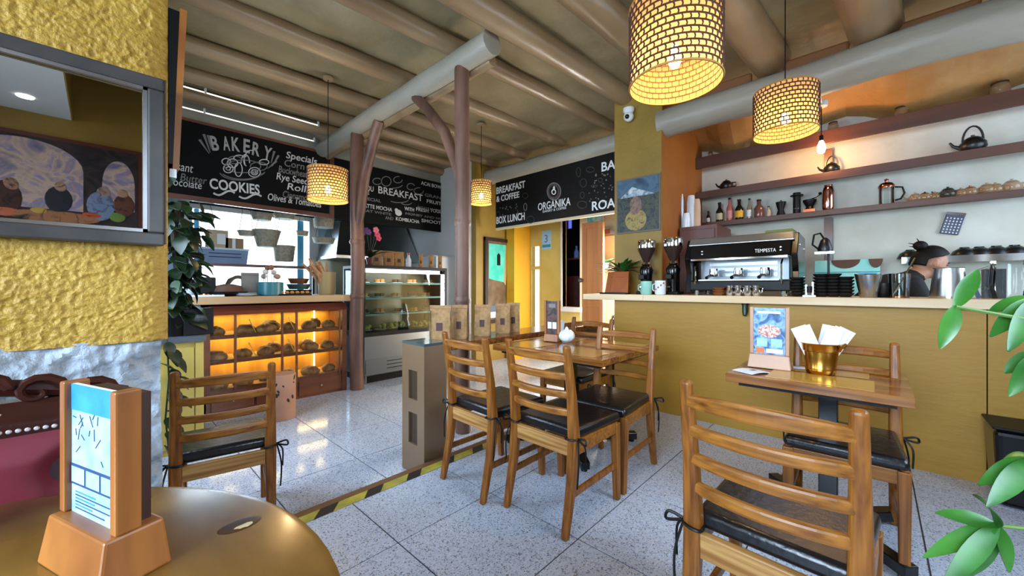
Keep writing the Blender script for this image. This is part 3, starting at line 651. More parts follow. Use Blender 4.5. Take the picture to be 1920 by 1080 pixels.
# ------------------------------------------------------------------ menu holders
def menu_holder(label, loc, rz, w, h, insert, baseh=.06, basew=None, wood=None):
    wood = wood or mat('holder_wood', '#7c441a', .38, col2='#a8682e', scale=16, stretch=(1, .3, .1))
    t = thing('menu_holder', label, 'menu holder', loc, rz); bw = basew or w * 1.35
    MB().hexa([(-.045, -bw / 2, 0), (.045, -bw / 2, 0), (.045, bw / 2, 0), (-.045, bw / 2, 0)], [(-.034, -bw * .46, baseh), (.038, -bw * .46, baseh), (.038, bw * .46, baseh), (-.034, bw * .46, baseh)]).build('base', wood, t, bevel=.004)
    for s in (-1, 1):
        MB().box(-.022, .01, s * w / 2 - .009, s * w / 2 + .009, baseh, h).build('upright', wood, t, bevel=.003)
    pn = MB().box(-.012, -.006, -w / 2 + .009, w / 2 - .009, baseh, h - .004).build('print_card', PAPER, t)
    MB().box(-.0055, .03, -w / 2 + .012, w / 2 - .012, baseh, h - .012).build('backing', mat('holder_dark_back', '#3a1c10', .5), t)
    insert(pn, w - .018, baseh, h - .004); return t
def patch(pn, y0, y1, z0, z1, m, name='print_block', off=.0125):
    # y runs left(+) to right(-) as seen from the front
    MB().box(-off - .0006, -off, min(y0, y1), max(y0, y1), z0, z1).build(name, m, pn)
SKYB = mat('print_sky_blue', '#2a8ccf', .5, col2='#1c79bf', scale=20); PALEB = mat('print_pale_blue', '#7fb2d6', .5, col2='#a4cde4', scale=25); NAVY = mat('print_navy', '#27406b', .5)
def ins_map(pn, w, a, b):
    H = b - a; patch(pn, -w / 2, w / 2, a, b, PALEB); patch(pn, -w / 2, w / 2, b - H * .2, b, SKYB, off=.0132)
    rs = random.Random(2)
    for k in range(16):
        y = rs.uniform(-w * .42, w * .42); z = rs.uniform(a + H * .42, b - H * .24); an = rs.uniform(0, PI); l = rs.uniform(.01, .025)
        y2 = max(-w * .47, min(w * .47, y + l * math.cos(an))); MB().bar((-.0135, y, z), (-.0135, y2, z + l * math.sin(an) * .8), .0008, .0012).build('street_line', NAVY, pn)
    patch(pn, -w / 2, w / 2, a + H * .22, a + H * .38, NAVY, off=.0132)
    for k in range(3): patch(pn, w / 2 - .004 - k * (w / 3), w / 2 - .004 - k * (w / 3) - w / 3 + .006, a + H * .24, a + H * .36, PALEB, 'blank_square', .0139)
    for k in range(6): patch(pn, w * .4, w * .4 - rs.uniform(.3, .8) * w, a + H * (.04 + .025 * k), a + H * (.048 + .025 * k), SKYB if k % 2 else NAVY, 'text_line', .0132)
menu_holder('tall wooden menu holder with blue map print on the round table', (.004, .918, .75), math.radians(20), .165, .292, ins_map, .075, .2)
def ins_photo(pn, w, a, b):
    H = b - a; patch(pn, -w / 2, w / 2, a, b, noise_paint('print_sky_photo', ['#1c2c44', '#3f6ea6', '#8fb6d8', '#24405f'], 14)); 
    patch(pn, w * .38, -w * .35, b - H * .12, b - H * .07, SIGNW, 'title_line', .0132)
    MB().sph((-.0135, 0, a + H * .5), .0005, w * .36, H * .14, 12, 8).build('food_photo', noise_paint('print_food', ['#c9a2a0', '#e4dcd2', '#b84a44', '#8fa46a'], 60), pn)
    patch(pn, w * .40, w * .06, a + H * .16, a + H * .34, PALEB, 'blank_square', .0132); patch(pn, -w * .06, -w * .40, a + H * .16, a + H * .34, PALEB, 'blank_square', .0132)
    patch(pn, w * .42, w * .16, a + H * .02, a + H * .13, mat('print_orange', '#d06a34', .5), 'orange_mark', .0132); patch(pn, w * .1, -w * .42, a + H * .03, a + H * .12, PAPER, 'text_block', .0132)
PINKW = mat('pale_pink_wood', '#a87c5c', .4, col2='#bf9678', scale=6, stretch=(1, .3, .3))
menu_holder('pale wooden menu holder with blue photo print on the small table', (2.54, .425, .7525), math.radians(3), .165, .335, ins_photo, .075, .20, PINKW)
def ins_dark(pn, w, a, b):
    H = b - a; patch(pn, -w / 2, w / 2, a, b, noise_paint('print_dark_photo', ['#140c0c', '#2c1a18', '#5a3a34', '#1a1210'], 16))
    patch(pn, w * .4, w * .04, a + H * .16, a + H * .36, PAPER, 'blank_square', .0132); patch(pn, -w * .04, -w * .4, a + H * .16, a + H * .36, PAPER, 'blank_square', .0132)
    patch(pn, w * .3, -w * .3, b - H * .2, b - H * .08, CHALKD, 'title_block', .0132)
menu_holder('dark menu holder standing on the long table', (2.56, 1.94, .7525), math.radians(5), .125, .335, ins_dark, .06, .135)
# ------------------------------------------------------------------ things on the tables
t = thing('napkin_bucket', 'brass bucket holding white paper napkins on the small table', 'bucket', (2.56, .205, .7525))
MB().lathe([(.058, 0), (.062, .004), (.066, .03), (.064, .034), (.074, .115), (.078, .118), (.083, .15), (.087, .156), (.084, .158), (.078, .15), (.058, .01), (.001, .01)], (0, 0, 0), 28).build('pail', BRASS, t, True)
MB().tube([(-.03, -.075, .125), (-.045, -.085, .15), (-.02, -.098, .158), (.01, -.09, .14)], .008, 8).build('knob', BRASS, t, True)
for k, (a, tilt, yy) in enumerate(((.1, .42, .03), (.0, .36, .022), (-.05, -.30, -.02), (.1, -.42, -.03), (.05, -.5, -.035), (.25, -.2, -.01))):
    M = Matrix.Translation((-.01 + .012 * k - .02, yy, .10)) @ Matrix.Rotation(-tilt, 4, 'X') @ Matrix.Rotation(a * .4, 4, 'Z')
    o = MB().box(-.0025, .0025, -.034, .034, 0, .15).xf(M).build('napkin', PAPER, t)
def paper(label, x, y, z, rz, a, b):
    bb = MB(); n = 6
    for i in range(n + 1):
        xx = -a / 2 + a * i / n; zz = .002 + .006 * math.sin(i / n * PI * 1.3)
        bb.v += [(xx, -b / 2, zz), (xx, b / 2, zz), (xx, b / 2, zz + .0008), (xx, -b / 2, zz + .0008)]
    for i in range(n):
        for j in range(4): bb.f.append((4 * i + j, 4 * i + 4 + j, 4 * i + 4 + (j + 1) % 4, 4 * i + (j + 1) % 4))
    bb.f += [(0, 1, 2, 3), (4 * n + 3, 4 * n + 2, 4 * n + 1, 4 * n)]
    o = bb.build('leaflet', PAPER); o.location = (x, y, z); o.rotation_euler = (0, 0, rz); tag(o, label, 'paper')
    MB().box(-a * .1, a * .1, -.012, .012, .0088, .0092).build('printed_mark', CHALKD, o)
paper('white printed leaflet lying on the left corner of the small table', 2.37, .47, .7502, -.5, .16, .12)
paper('small white leaflet beside the menu holder base on the small table', 2.66, .31, .7502, .3, .08, .06)
t = thing('sugar_bowl', 'round white ceramic sugar bowl on the long table', 'bowl', (2.6, 1.83, .7505))
b = MB(); n = 40; o_ = []
for i in range(13):
    a = -PI / 2 + PI * i / 12
    for j in range(n):
        th = 2 * PI * j / n; r = .064 * max(math.cos(a), .02) * (1 + .05 * math.cos(8 * th)); b.v.append((r * math.cos(th), r * math.sin(th), .052 + .052 * math.sin(a)))
for i in range(12):
    for j in range(n): b.f.append((i * n + j, i * n + (j + 1) % n, (i + 1) * n + (j + 1) % n, (i + 1) * n + j))
PORC = mat('white_porcelain', '#d8e2ea', .15)
b.build('bowl_body', PORC, t, True); MB().lathe([(.02, .1), (.012, .112), (.009, .122), (.001, .126)], (0, 0, 0), 12).build('lid_knob', PORC, t, True)
t = thing('paper_cup', 'white paper cup with black round logo on the long table', 'cup', (2.84, 2.07, .7525))
MB().lathe([(.03, 0), (.04, .13), (.043, .132), (.043, .14), (.038, .14), (.03, .01), (.001, .01)], (0, 0, 0), 20).build('cup_body', PORC, t, True)
MB().lathe([(.022, 0), (.022, .004), (.001, .004)], (0, 0, 0), 16).xf(Matrix.Translation((-.041, .0, .07)) @ Matrix.Rotation(-PI / 2, 4, 'Y')).build('round_logo', BLACK, t)

# ------------------------------------------------------------------ metal pillar and bag shelf
t = thing('metal_partition_pillar', 'brushed metal rectangular pillar with two square recesses at the step', 'pillar', (0, 0, 0))
px0, px1, py0, py1 = 1.51, 1.70, 2.24, 2.52
b = MB()
rec = ((.09, .31), (.405, .61)); fy0, fy1 = py0 + .085, py1 - .085
b.box(px0 + .02, px1, py0, py1, LO, .79)
zs = [LO, rec[0][0], rec[0][1], rec[1][0], rec[1][1], .79]
for i in range(5):
    if i % 2 == 0: b.box(px0, px0 + .02, py0, py1, zs[i], zs[i + 1])
    else: b.box(px0, px0 + .02, py0, fy0, zs[i], zs[i + 1]); b.box(px0, px0 + .02, fy1, py1, zs[i], zs[i + 1])
b.build('casing', STEELB, t)
for (a_, c_) in rec: boxes('recess_shade_panel', mat('recess_shade_bronze', '#4a3a2c', .4, .5), (px0 + .016, px0 + .0215, fy0, fy1, a_, c_), parent=t)  # recess shade put into the colour as a darker bronze back
boxes('cap', mat('pillar_glass_top', '#5f7480', .06, .6), (px0, px1, py0, py1, .79, .808), parent=t)
t2 = thing('bag_shelf', 'narrow wooden ledge behind the long table carrying coffee bags', 'shelf', (0, 0, 0))
MB().box(1.70, 3.9, 2.26, 2.6, .735, .785).build('ledge_board', TOPW, t2, bevel=.004)
MB().box(3.82, 3.9, 2.28, 2.58, LO, .735).build('ledge_leg', WOODDK, t2)
MB().box(1.69, 1.72, 2.46, 2.468, .785, 1.02).build('glass_fin', GLASS, t2)
# kraft coffee bags
def coffee_bag(label, loc, rz, w=.125, h=.26, d=.07, label_m=KRAFTD, group='kraft coffee bags on the ledge'):
    t = thing('coffee_bag', label, 'coffee bag', loc, rz, group); b = MB(); n = 8
    prof = [(0, .9, 1), (.02, .97, 1), (h * .45, .95, .95), (h * .75, .93, .5), (h * .9, .97, .14), (h, 1, .06)]
    for (z_, sw, sd) in prof:
        W = w / 2 * sw; Dp = d / 2 * sd
        for (cx, cy) in ((-1, -.75), (-.7, -1), (0, -1.06), (.7, -1), (1, -.75), (1, .75), (.7, 1), (0, 1.06), (-.7, 1), (-1, .75)): b.v.append((cx * 0 + cy * Dp, cx * W, z_))
    n = 10
    for i in range(len(prof) - 1):
        for j in range(n): b.f.append((i * n + j, i * n + (j + 1) % n, (i + 1) * n + (j + 1) % n, (i + 1) * n + j))
    b.f += [tuple(range(n))[::-1], tuple((len(prof) - 1) * n + j for j in range(n))]
    b.build('pouch', KRAFT, t, False, bevel=.003, seg=1)
    MB().box(-d * .555, -d * .545, -w * .14, w * .14, h * .3, h * .52).build('bag_label', label_m, t)
    MB().box(-d * .12, d * .12, -w * .48, w * .48, h * .9, h * .915).build('seal_strip', mat('kraft_fold', '#8a6840', .7), t)
    return t
for (u, lab, h, w) in ((826, 'largest kraft coffee bag at the pillar end of the ledge', .275, .17), (862, 'second kraft coffee bag from the metal pillar', .27, .13), (905, 'kraft coffee bag in the middle of the ledge row', .265, .14), (943, 'fourth kraft coffee bag from the metal pillar', .265, .135), (963, 'last kraft coffee bag of the ledge row, nearest the passage', .27, .12)):
    X, d = uY(u, 2.43); coffee_bag(lab, (X, 2.43, .785), math.radians(38), w, h)

# ------------------------------------------------------------------ lamps
def pendant(label, loc, dia, h, ceil_z, power, cell=.033):
    t = thing('woven_pendant_lamp', label, 'pendant lamp', loc, 0, 'woven pendant lamps'); R = dia / 2
    n = max(20, int(2 * PI * R / cell)); m = max(6, int(h / (cell * .82))); rh = h / m
    b = MB(); wr = .0042
    for i in range(m + 1):
        pts = [(R * math.cos(2 * PI * k / n), R * math.sin(2 * PI * k / n), i * rh) for k in range(n + 1)]
        b.tube(pts, wr * 1.15, 4, False)
    for i in range(m):
        for k in range(n):
            a = 2 * PI * (k + .5 * (i % 2)) / n; a2 = a + PI / n * .25
            b.tube([(R * math.cos(a), R * math.sin(a), i * rh), (R * math.cos(a2), R * math.sin(a2), (i + .5) * rh), (R * math.cos(a), R * math.sin(a), (i + 1) * rh)], wr, 3, False)
    o = b.build('woven_lattice', ROPE, t); o['kind'] = 'stuff'
    b = MB(); nn = n * 2
    for i in range(m * 2 + 1):
        for k in range(nn):
            a = 2 * PI * k / nn; bulge = .0035 * abs(math.sin(PI * i / 2)) ; b.v.append(((R - .002 + bulge * 0) * math.cos(a), (R - .002 + bulge * 0) * math.sin(a), i * rh / 2))
    for i in range(m * 2):
        for k in range(nn): b.f.append((i * nn + k, i * nn + (k + 1) % nn, (i + 1) * nn + (k + 1) % nn, (i + 1) * nn + k))
    b.build('lamp_shade', LINER, t, True)
    for zz in (0, h): MB().tube([(R * math.cos(2 * PI * k / 48), R * math.sin(2 * PI * k / 48), zz) for k in range(49)], .005, 6, False).build('shade_rim', mat('shade_rim_rope', '#b5823c', .7), t, True)
    sp = MB()
    for k in range(3):
        a = 2 * PI * k / 3; sp.tube([(0, 0, h - .01), (R * math.cos(a), R * math.sin(a), h - .005)], .002, 5)
    sp.build('spider', BLACK, t)
    MB().lathe([(.018, h * .5), (.018, h * .66), (.008, h * .7)], (0, 0, 0), 12).build('socket', BLACK, t, True)
    MB().lathe([(.012, h * .5), (.028, h * .38), (.03, h * .30), (.018, h * .22), (.001, h * .2)], (0, 0, 0), 14).build('bulb', BULB, t, True)
    MB().tube([(0, 0, h * .68), (0, 0, ceil_z - loc[2])], .004, 6).build('cord', BLACK, t)
    MB().lathe([(.05, -.012), (.055, .012)], (0, 0, ceil_z - loc[2]), 16).build('ceiling_rose', BEAMW, t, True)
    l = bpy.data.lights.new('bulb_light', 'POINT'); l.energy = power; l.color = (1, .68, .34); l.shadow_soft_size = .035
    lo = bpy.data.objects.new('bulb_light', l); C.objects.link(lo); lo.parent = t; lo.location = (0, 0, h * .14)
    return t
pendant('largest woven pendant lamp hanging at top right of centre', (1.82, .675, 2.14), .40, .36, 3.37, 15)
pendant('woven pendant lamp in front of the bar girder', (3.45, .48, 2.33), .40, .31, 3.34, 14)
pendant('woven pendant lamp hanging by the bakery chalkboard', (1.675, 4.29, 2.13), .40, .33, 3.44, 14, .034)
pendant('smallest woven pendant lamp hanging beside the cafe sign', (3.57, 3.93, 2.34), .285, .30, 3.42, 9, .034)
t = thing('bare_bulb', 'bare warm filament bulb hanging in front of the bar shelves', 'bulb', (4.93, uX(1540, 4.93)[0], 2.53))
MB().lathe([(.001, 0), (.025, .012), (.036, .05), (.03, .09), (.016, .125), (.014, .13)], (0, 0, 0), 16).build('glass_bulb', BULB, t, True)
MB().lathe([(.017, .13), (.017, .18), (.006, .19)], (0, 0, 0), 12).build('socket', BLACK, t, True)
MB().tube([(0, 0, .19), (0, 0, .47)], .004, 6).build('cord', BLACK, t)
MB().lathe([(.05, .47), (.055, .50), (.05, .52)], (0, 0, 0), 16).build('ceiling_cup', WHITEP, t, True)
MB().bar((0, 0, .5), (-.6, 0, .52), .02, .02).build('arm', WHITEP, t)
l = bpy.data.lights.new('bulb_light', 'POINT'); l.energy = 13; l.color = (1, .5, .2); l.shadow_soft_size = .03
lo = bpy.data.objects.new('bulb_light', l); C.objects.link(lo); lo.parent = t; lo.location = (0.07, -.02, .03)

# ------------------------------------------------------------------ bread cabinet and bakery counter
BF = 4.95; BX0, BX1 = .70, 2.16; BD = .5
CAB = mat('cabinet_brown_wood', '#5c3019', .4, col2='#7a4526', scale=6, stretch=(.2, 1, 1), coat=.2); BACKW = mat('cabinet_back_wood', '#9a6a1e', .5, col2='#b8842c', scale=9, stretch=(1, 1, .1))
t = thing('bread_cabinet', 'brown wooden bread cabinet with lit shelves behind glass', 'cabinet', (0, 0, 0))
boxes('back_panel', BACKW, (BX0, BX1, BF + BD - .02, BF + BD, LO, .98), parent=t)
boxes('side_panel', CAB, (BX0, BX0 + .03, BF, BF + BD, LO, .98), parent=t); boxes('side_panel', CAB, (BX1 - .03, BX1, BF, BF + BD, LO, .98), parent=t)
for z_ in (.69, .43, .13):
    boxes('shelf', BACKW, (BX0 + .03, BX1 - .03, BF + .02, BF + BD - .02, z_ - .025, z_), parent=t); boxes('shelf_lip', CAB, (BX0 + .03, BX1 - .03, BF + .005, BF + .02, z_ - .035, z_ + .005), parent=t)
MB().hexa([(BX0 - .02, BF - .03, .915), (BX1, BF - .03, .915), (BX1, BF + BD, .915), (BX0 - .02, BF + BD, .915)], [(BX0 + .06, BF + .01, 1.0), (BX1, BF + .01, 1.0), (BX1, BF + BD, 1.0), (BX0 + .06, BF + BD, 1.0)]).build('header', mat('cabinet_red_header', '#5a2413', .4), t)
for u in (388, 441, 529, 556, 636):
    X, _ = uY(u, BF); wd = .05 if u in (388,) else .022
    boxes('mullion', CAB, (X - wd / 2, X + wd / 2, BF - .012, BF + .01, .105, .915), parent=t)
boxes('mullion', CAB, (BX1 - .06, BX1, BF - .015, BF + .01, LO, .915), parent=t)
MB().box(BX0 + .03, BX1 - .06, BF - .004, BF - .001, .11, .91).build('glass_pane', glass_mat('cabinet_glass', '#fafaf6', .5), t)
boxes('base_panel', CAB, (BX0, BX1, BF, BF + .02, LO, .095), parent=t)
for (ua, ub) in ((395, 475), (480, 556), (560, 640)):
    Xa, _ = uY(ua, BF); Xb, _ = uY(ub, BF)
    d_ = boxes('drawer', CAB, (Xa, Xb, BF - .014, BF, LO + .03, .085), parent=t, bevel=.004)
    MB().sph(((Xa + Xb) / 2, BF - .024, 0), .011).build('knob', CHROME, d_, True)
for (X, z0_, z1_) in ((1.93, .13, .90), (.75, .45, .88)):
    MB().tube([(X, BF + BD - .05, z0_), (X, BF + BD - .05, z1_)], .009, 8).build('led_tube', LEDY, t, True)
for z_ in (.88, .64, .38):
    l = bpy.data.lights.new('cabinet_led', 'AREA'); l.shape = 'RECTANGLE'; l.size = 1.3; l.size_y = .03; l.energy = 6.0; l.color = (1, .80, .34)
    lo = bpy.data.objects.new('cabinet_led', l); C.objects.link(lo); lo.parent = t; lo.location = (1.43, BF + .4, z_)
# bread loaves
def loaf(label, x, y, z, rx, ry, rz, rot, i):
    b = MB(); n, m = 18, 9
    for a_ in range(m + 1):
        al = -PI / 2 + PI * a_ / m; r = max(math.cos(al), .02)
        for j in range(n):
            th = 2 * PI * j / n; zz = math.sin(al); zz = max(zz, -.45)
            k = 1 + .05 * noise.noise((math.cos(th) * 2 + i, math.sin(th) * 2, zz * 2)); b.v.append((rx * r * math.cos(th) * k, ry * r * math.sin(th) * k, rz * (zz + .45)))
    for a_ in range(m):
        for j in range(n): b.f.append((a_ * n + j, a_ * n + (j + 1) % n, (a_ + 1) * n + (j + 1) % n, (a_ + 1) * n + j))
    o = b.build('bread_loaf', BREAD, None, True); o.location = (x, y, z); o.rotation_euler = (0, 0, rot); tag(o, label, 'bread', 'loaves in the bread cabinet')
    FL = mat('flour_score', '#c9b088', .8)
    for s_ in (-.3, .3):
        MB().tube([(rx * (s_ - .25), -ry * .3, rz * 1.36), (rx * s_, 0, rz * 1.44), (rx * (s_ + .25), ry * .3, rz * 1.34)], .006, 5).build('score_mark', FL, o)
k = 0
ROWN = ('top', 'middle', 'bottom')
LOAF = {0: [(404, 0, .10), (461, .02, .10), (499, 0, .12), (510, .2, .12), (543, .03, .085), (580, .02, .105), (594, .2, .075), (616, .03, .095)],
        1: [(405, 0, .11), (456, .02, .095), (499, .02, .105), (515, .2, .095), (541, .04, .085), (582, .02, .10), (578, .21, .11), (614, .03, .09)],
        2: [(406, 0, .11), (456, .02, .12), (504, .05, .1), (540, .05, .09), (582, .02, .115), (617, .04, .085)]}
POSW = {404: 'left end', 461: 'behind the second pane', 499: 'middle, front', 510: 'middle, at the back, raised', 543: 'in the narrow pane', 580: 'right pane, front', 594: 'right pane, small one at the back', 616: 'right end',
        405: 'left end', 456: 'second pane', 515: 'middle, at the back', 541: 'narrow pane', 582: 'right pane, front', 578: 'right pane, at the back', 614: 'right end', 406: 'left end', 504: 'middle', 540: 'narrow pane', 617: 'right end'}
for row, zz in ((0, .69), (1, .43), (2, .13)):
    for (u, dy, r) in LOAF[row]:
        X, d = uY(u, BF + .12 + dy * .6); k += 1
        loaf('round crusty loaf on the %s cabinet shelf, %s' % (ROWN[row], POSW[u]), X, BF + .12 + dy, zz + .001, r, r * .85, .062 * (1.2 if dy > .1 else 1), k * 1.3, k)
def stick(label, u, z):
    X, d = uY(u, BF + .06); o = MB().bar((0, 0, .004), (-.06, .03, .155), .02, .006).build('bread_tongs', mat('pale_tongs_wood', '#d8b860', .5), None, bevel=.002); o.location = (X, BF + .06, z); tag(o, label, 'tongs', 'wooden tongs in the bread cabinet')
stick('pale wooden tongs leaning beside loaf on the top shelf, centre left', 480, .691); stick('pale wooden tongs leaning beside loaf on the middle shelf, centre left', 480, .431); stick('pale wooden tongs leaning on the top shelf, narrow pane', 552, .691); stick('pale wooden tongs leaning on the middle shelf, narrow pane', 552, .431)
o = MB().box(.42, 2.2, BF - .06, BF + .75, 1.02, 1.10).build('bakery_worktop', mat('worktop_tan', '#a9855c', .4, col2='#b8966c', scale=4, stretch=(.15, 1, 1)), bevel=.006)
tag(o, 'tan wooden worktop slab above the bread cabinet', 'worktop')
o = boxes('bakery_counter', mat('counter_steel_blue', '#5f6f7a', .4, .3), (.42, .69, BF + .02, BF + .7, LO, 1.018), (.7, 2.16, BF + BD + .005, BF + .7, LO, 1.018)); tag(o, 'grey panelled counter body behind the bread cabinet', 'counter')
# yellow cabinet with dark top
CYF = 4.0
t = thing('yellow_cabinet', 'low pale yellow cabinet with dark top below the hanging plant', 'cabinet', (0, 0, 0))
YC = mat('pale_yellow_paint', '#b9a04a', .5, col2='#c4ac58', scale=2)
xr = uY(383, CYF)[0]
boxes('body', YC, (-.2, xr, CYF + .015, CYF + .5, LO, .76), parent=t)
xm = uY(364, CYF)[0]
boxes('door', YC, (-.1, xm, CYF, CYF + .015, LO + .05, .715), parent=t, bevel=.004); boxes('door', YC, (xm + .008, xr - .005, CYF, CYF + .015, LO + .05, .75), parent=t, bevel=.004)
boxes('cabinet_top', mat('slate_top', '#4a4e55', .4), (-.22, xr + .01, CYF - .02, CYF + .52, .76, .80), parent=t)
X, d = uY(371, CYF + .15)
o = boxes('black_speaker_box', BLACK, (X - .1, X + .1, CYF + .1, CYF + .28, .80, 1.02), bevel=.006); tag(o, 'small black box standing on the yellow cabinet beside the plant', 'box')
MB().lathe([(.06, 0), (.05, .004), (.001, .002)], (0, 0, 0), 16).xf(Matrix.Translation((X, CYF + .099, .92)) @ Matrix.Rotation(PI / 2, 4, 'X')).build('speaker_cone', LEATH, o, True)
# cardboard drum with printed coffee beans
X, d = uY(529, 4.35); t = thing('cardboard_drum', 'tall pinkish cardboard drum printed with dark leaves before the bread cabinet', 'drum', (X, 4.35, LO))
MB().lathe([(.118, 0), (.122, .01), (.122, .44), (.118, .45), (.001, .44)], (0, 0, 0), 28).build('drum_body', mat('pink_card', '#a9785c', .7, col2='#b4856a', scale=5), t, True)
rs = random.Random(11)
for k in range(16):
    a = rs.uniform(PI * .9, PI * 1.75); z_ = rs.uniform(.05, .42); s_ = rs.uniform(.012, .024); 
    MB().sph((0, 0, 0), s_, .003, s_ * .55, 8, 5).xf(Matrix.Translation((.1225 * math.cos(a), .1225 * math.sin(a), z_)) @ Matrix.Rotation(a + PI / 2, 4, 'Z') @ Matrix.Rotation(rs.uniform(0, 3), 4, 'Y')).build('bean_print', mat('bean_print_dark', '#2a1a18', .7), t)
# ------------------------------------------------------------------ display fridge
FY = 5.03; FX0 = uY(680, FY)[0]; FX1 = uY(838, FY)[0]; FD = .62
t = thing('display_fridge', 'glass pastry display fridge with steel base and white light', 'fridge', (0, 0, 0))
boxes('base', mat('fridge_steel', '#8d9194', .3, 1), (FX0 + .02, FX1 - .02, FY, FY + FD, LO + .1, .52), parent=t, bevel=.01)
boxes('plinth', BLACK, (FX0 + .06, FX1 - .06, FY + .04, FY + FD, LO, LO + .1), parent=t)
for x_ in (FX0 + .05, FX1 - .05): MB().lathe([(.02, 0), (.02, .1)], (x_, FY + .03, LO), 10).build('foot', STEEL, t)
boxes('grille_panel', mat('dark_steel', '#7f8488', .35, .9), (FX0 + .04, FX1 - .04, FY - .008, FY, LO + .13, .2), parent=t)
for k in range(3): boxes('vent_slot', BLACK, (FX0 + .35, FX1 - .35, FY - .011, FY - .008, LO + .17 + k * .05, LO + .18 + k * .05), parent=t)
boxes('deck', BLACK, (FX0, FX1, FY, FY + FD, .52, .57), parent=t)
for (x_, y_) in ((FX0, FY), (FX1 - .04, FY), (FX0, FY + FD - .04), (FX1 - .04, FY + FD - .04)): boxes('frame_post', BLACK, (x_, x_ + .04, y_, y_ + .04, .57, 1.46), parent=t)
boxes('frame_top', BLACK, (FX0, FX1, FY, FY + FD, 1.46, 1.50), parent=t)
boxes('mirror_back', mat('fridge_back', '#6a6a5c', .3, .3), (FX0 + .04, FX1 - .04, FY + FD - .03, FY + FD - .02, .57, 1.46), parent=t)
boxes('light_tube', LEDW, (FX0 + .06, FX1 - .12, FY + .03, FY + .06, 1.40, 1.45), parent=t)
for z_ in (.80, 1.03, 1.24):
    boxes('glass_shelf', GLASST, (FX0 + .04, FX1 - .04, FY + .08, FY + FD - .04, z_, z_ + .012), parent=t)
    boxes('price_rail', mat('price_rail', '#7fb8b0', .4), (FX0 + .04, FX1 - .04, FY + .07, FY + .08, z_ - .005, z_ + .02), parent=t)
MB().box(FX0 + .04, FX1 - .04, FY + .005, FY + .01, .57, 1.40).build('glass_front', GLASS, t)
MB().box(FX0 + .01, FX0 + .015, FY + .04, FY + FD - .04, .57, 1.46).build('glass_side', GLASS, t); MB().box(FX1 - .015, FX1 - .01, FY + .04, FY + FD - .04, .57, 1.46).build('glass_side', GLASS, t)
l = bpy.data.lights.new('fridge_light', 'AREA'); l.shape = 'RECTANGLE'; l.size = 1.2; l.size_y = .06; l.energy = 6; l.color = (.93, 1, .97)
lo = bpy.data.objects.new('fridge_light', l); C.objects.link(lo); lo.parent = t; lo.location = ((FX0 + FX1) / 2, FY + .22, 1.45)
# cakes and pastries
rs = random.Random(21)
CAKEC = [('chocolate cake', mat('cake_choc', '#4a2818', .6)), ('cream cake', mat('cake_cream', '#d8c8a4', .6)), ('orange tart', mat('cake_orange', '#c87a34', .5)), ('golden pastry', mat('cake_gold', '#b8843c', .6)), ('green salad bowl', mat('salad', '#8a9a4a', .7, col2='#c8b860', scale=30))]
k = 0
NUMW = ('first', 'second', 'third', 'fourth', 'fifth', 'sixth', 'seventh')
for (row, zz, nn) in (('lowest deck', .571, 6), ('lower glass shelf', .813, 5), ('middle glass shelf', 1.043, 5), ('upper glass shelf', 1.253, 5)):
    for i in range(nn):
        cn, cm = CAKEC[4] if zz < .6 else CAKEC[(i * 2 + int(zz * 10)) % 4]
        x_ = FX0 + .17 + (FX1 - FX0 - .34) * i / (nn - 1); o = thing('cake_plate', '%s, %s from the left on the %s of the display fridge' % (cn, NUMW[i], row), 'cake', (x_, FY + .3 + rs.uniform(-.06, .08), zz), 0, 'cakes in the display fridge')
        MB().lathe([(.05, 0), (.09, .012), (.088, .015), (.001, .008)], (0, 0, 0), 18).build('plate', PORC, o, True)
        if cm is CAKEC[4][1]:
            b = MB()
            for q in range(9): b.sph((rs.uniform(-.06, .06), rs.uniform(-.06, .06), rs.uniform(.03, .07)), rs.uniform(.02, .035), n=8, m=5)
            b.build('food', cm, o, True)
        else:
            b = MB()
            for q in range(5):
                a0 = q * PI * .36; b.prism([(0, 0, .012)] + [(.07 * math.cos(a0 + s_ * .3), .07 * math.sin(a0 + s_ * .3), .012) for s_ in (0, 1, 2, 3)], (0, 0, .05))
            b.build('slices', cm, o)
# things on the fridge
for i, u in enumerate((705, 728, 747)):
    X, d = uY(u, FY + .25); coffee_bag(('leftmost', 'middle', 'rightmost')[i] + ' wide kraft bag standing on top of the display fridge', (X, FY + .25, 1.50), math.radians(75), .17, .235, .08, KRAFTD, 'kraft bags on the fridge')
for i, u in enumerate((789, 808, 825)):
    X, d = uY(u, FY + .2); coffee_bag(('leftmost', 'middle', 'rightmost')[i] + ' slim kraft pouch on the right half of the fridge top', (X, FY + .2, 1.50), math.radians(60), .07, .22, .05, KRAFTD, 'slim kraft pouches on the fridge')
X, d = uY(766, FY + .22); t = thing('red_capped_bottle', 'small clear bottle with red cap on top of the fridge', 'bottle', (X, FY + .22, 1.5))
MB().lathe([(.04, 0), (.042, .02), (.042, .12), (.02, .16), (.018, .19)], (0, 0, 0), 16).build('bottle_body', mat('bottle_white', '#c8cdd0', .2), t, True); MB().lathe([(.022, .19), (.022, .225), (.001, .228)], (0, 0, 0), 12).build('cap', mat('cap_red', '#b8302a', .4), t, True)
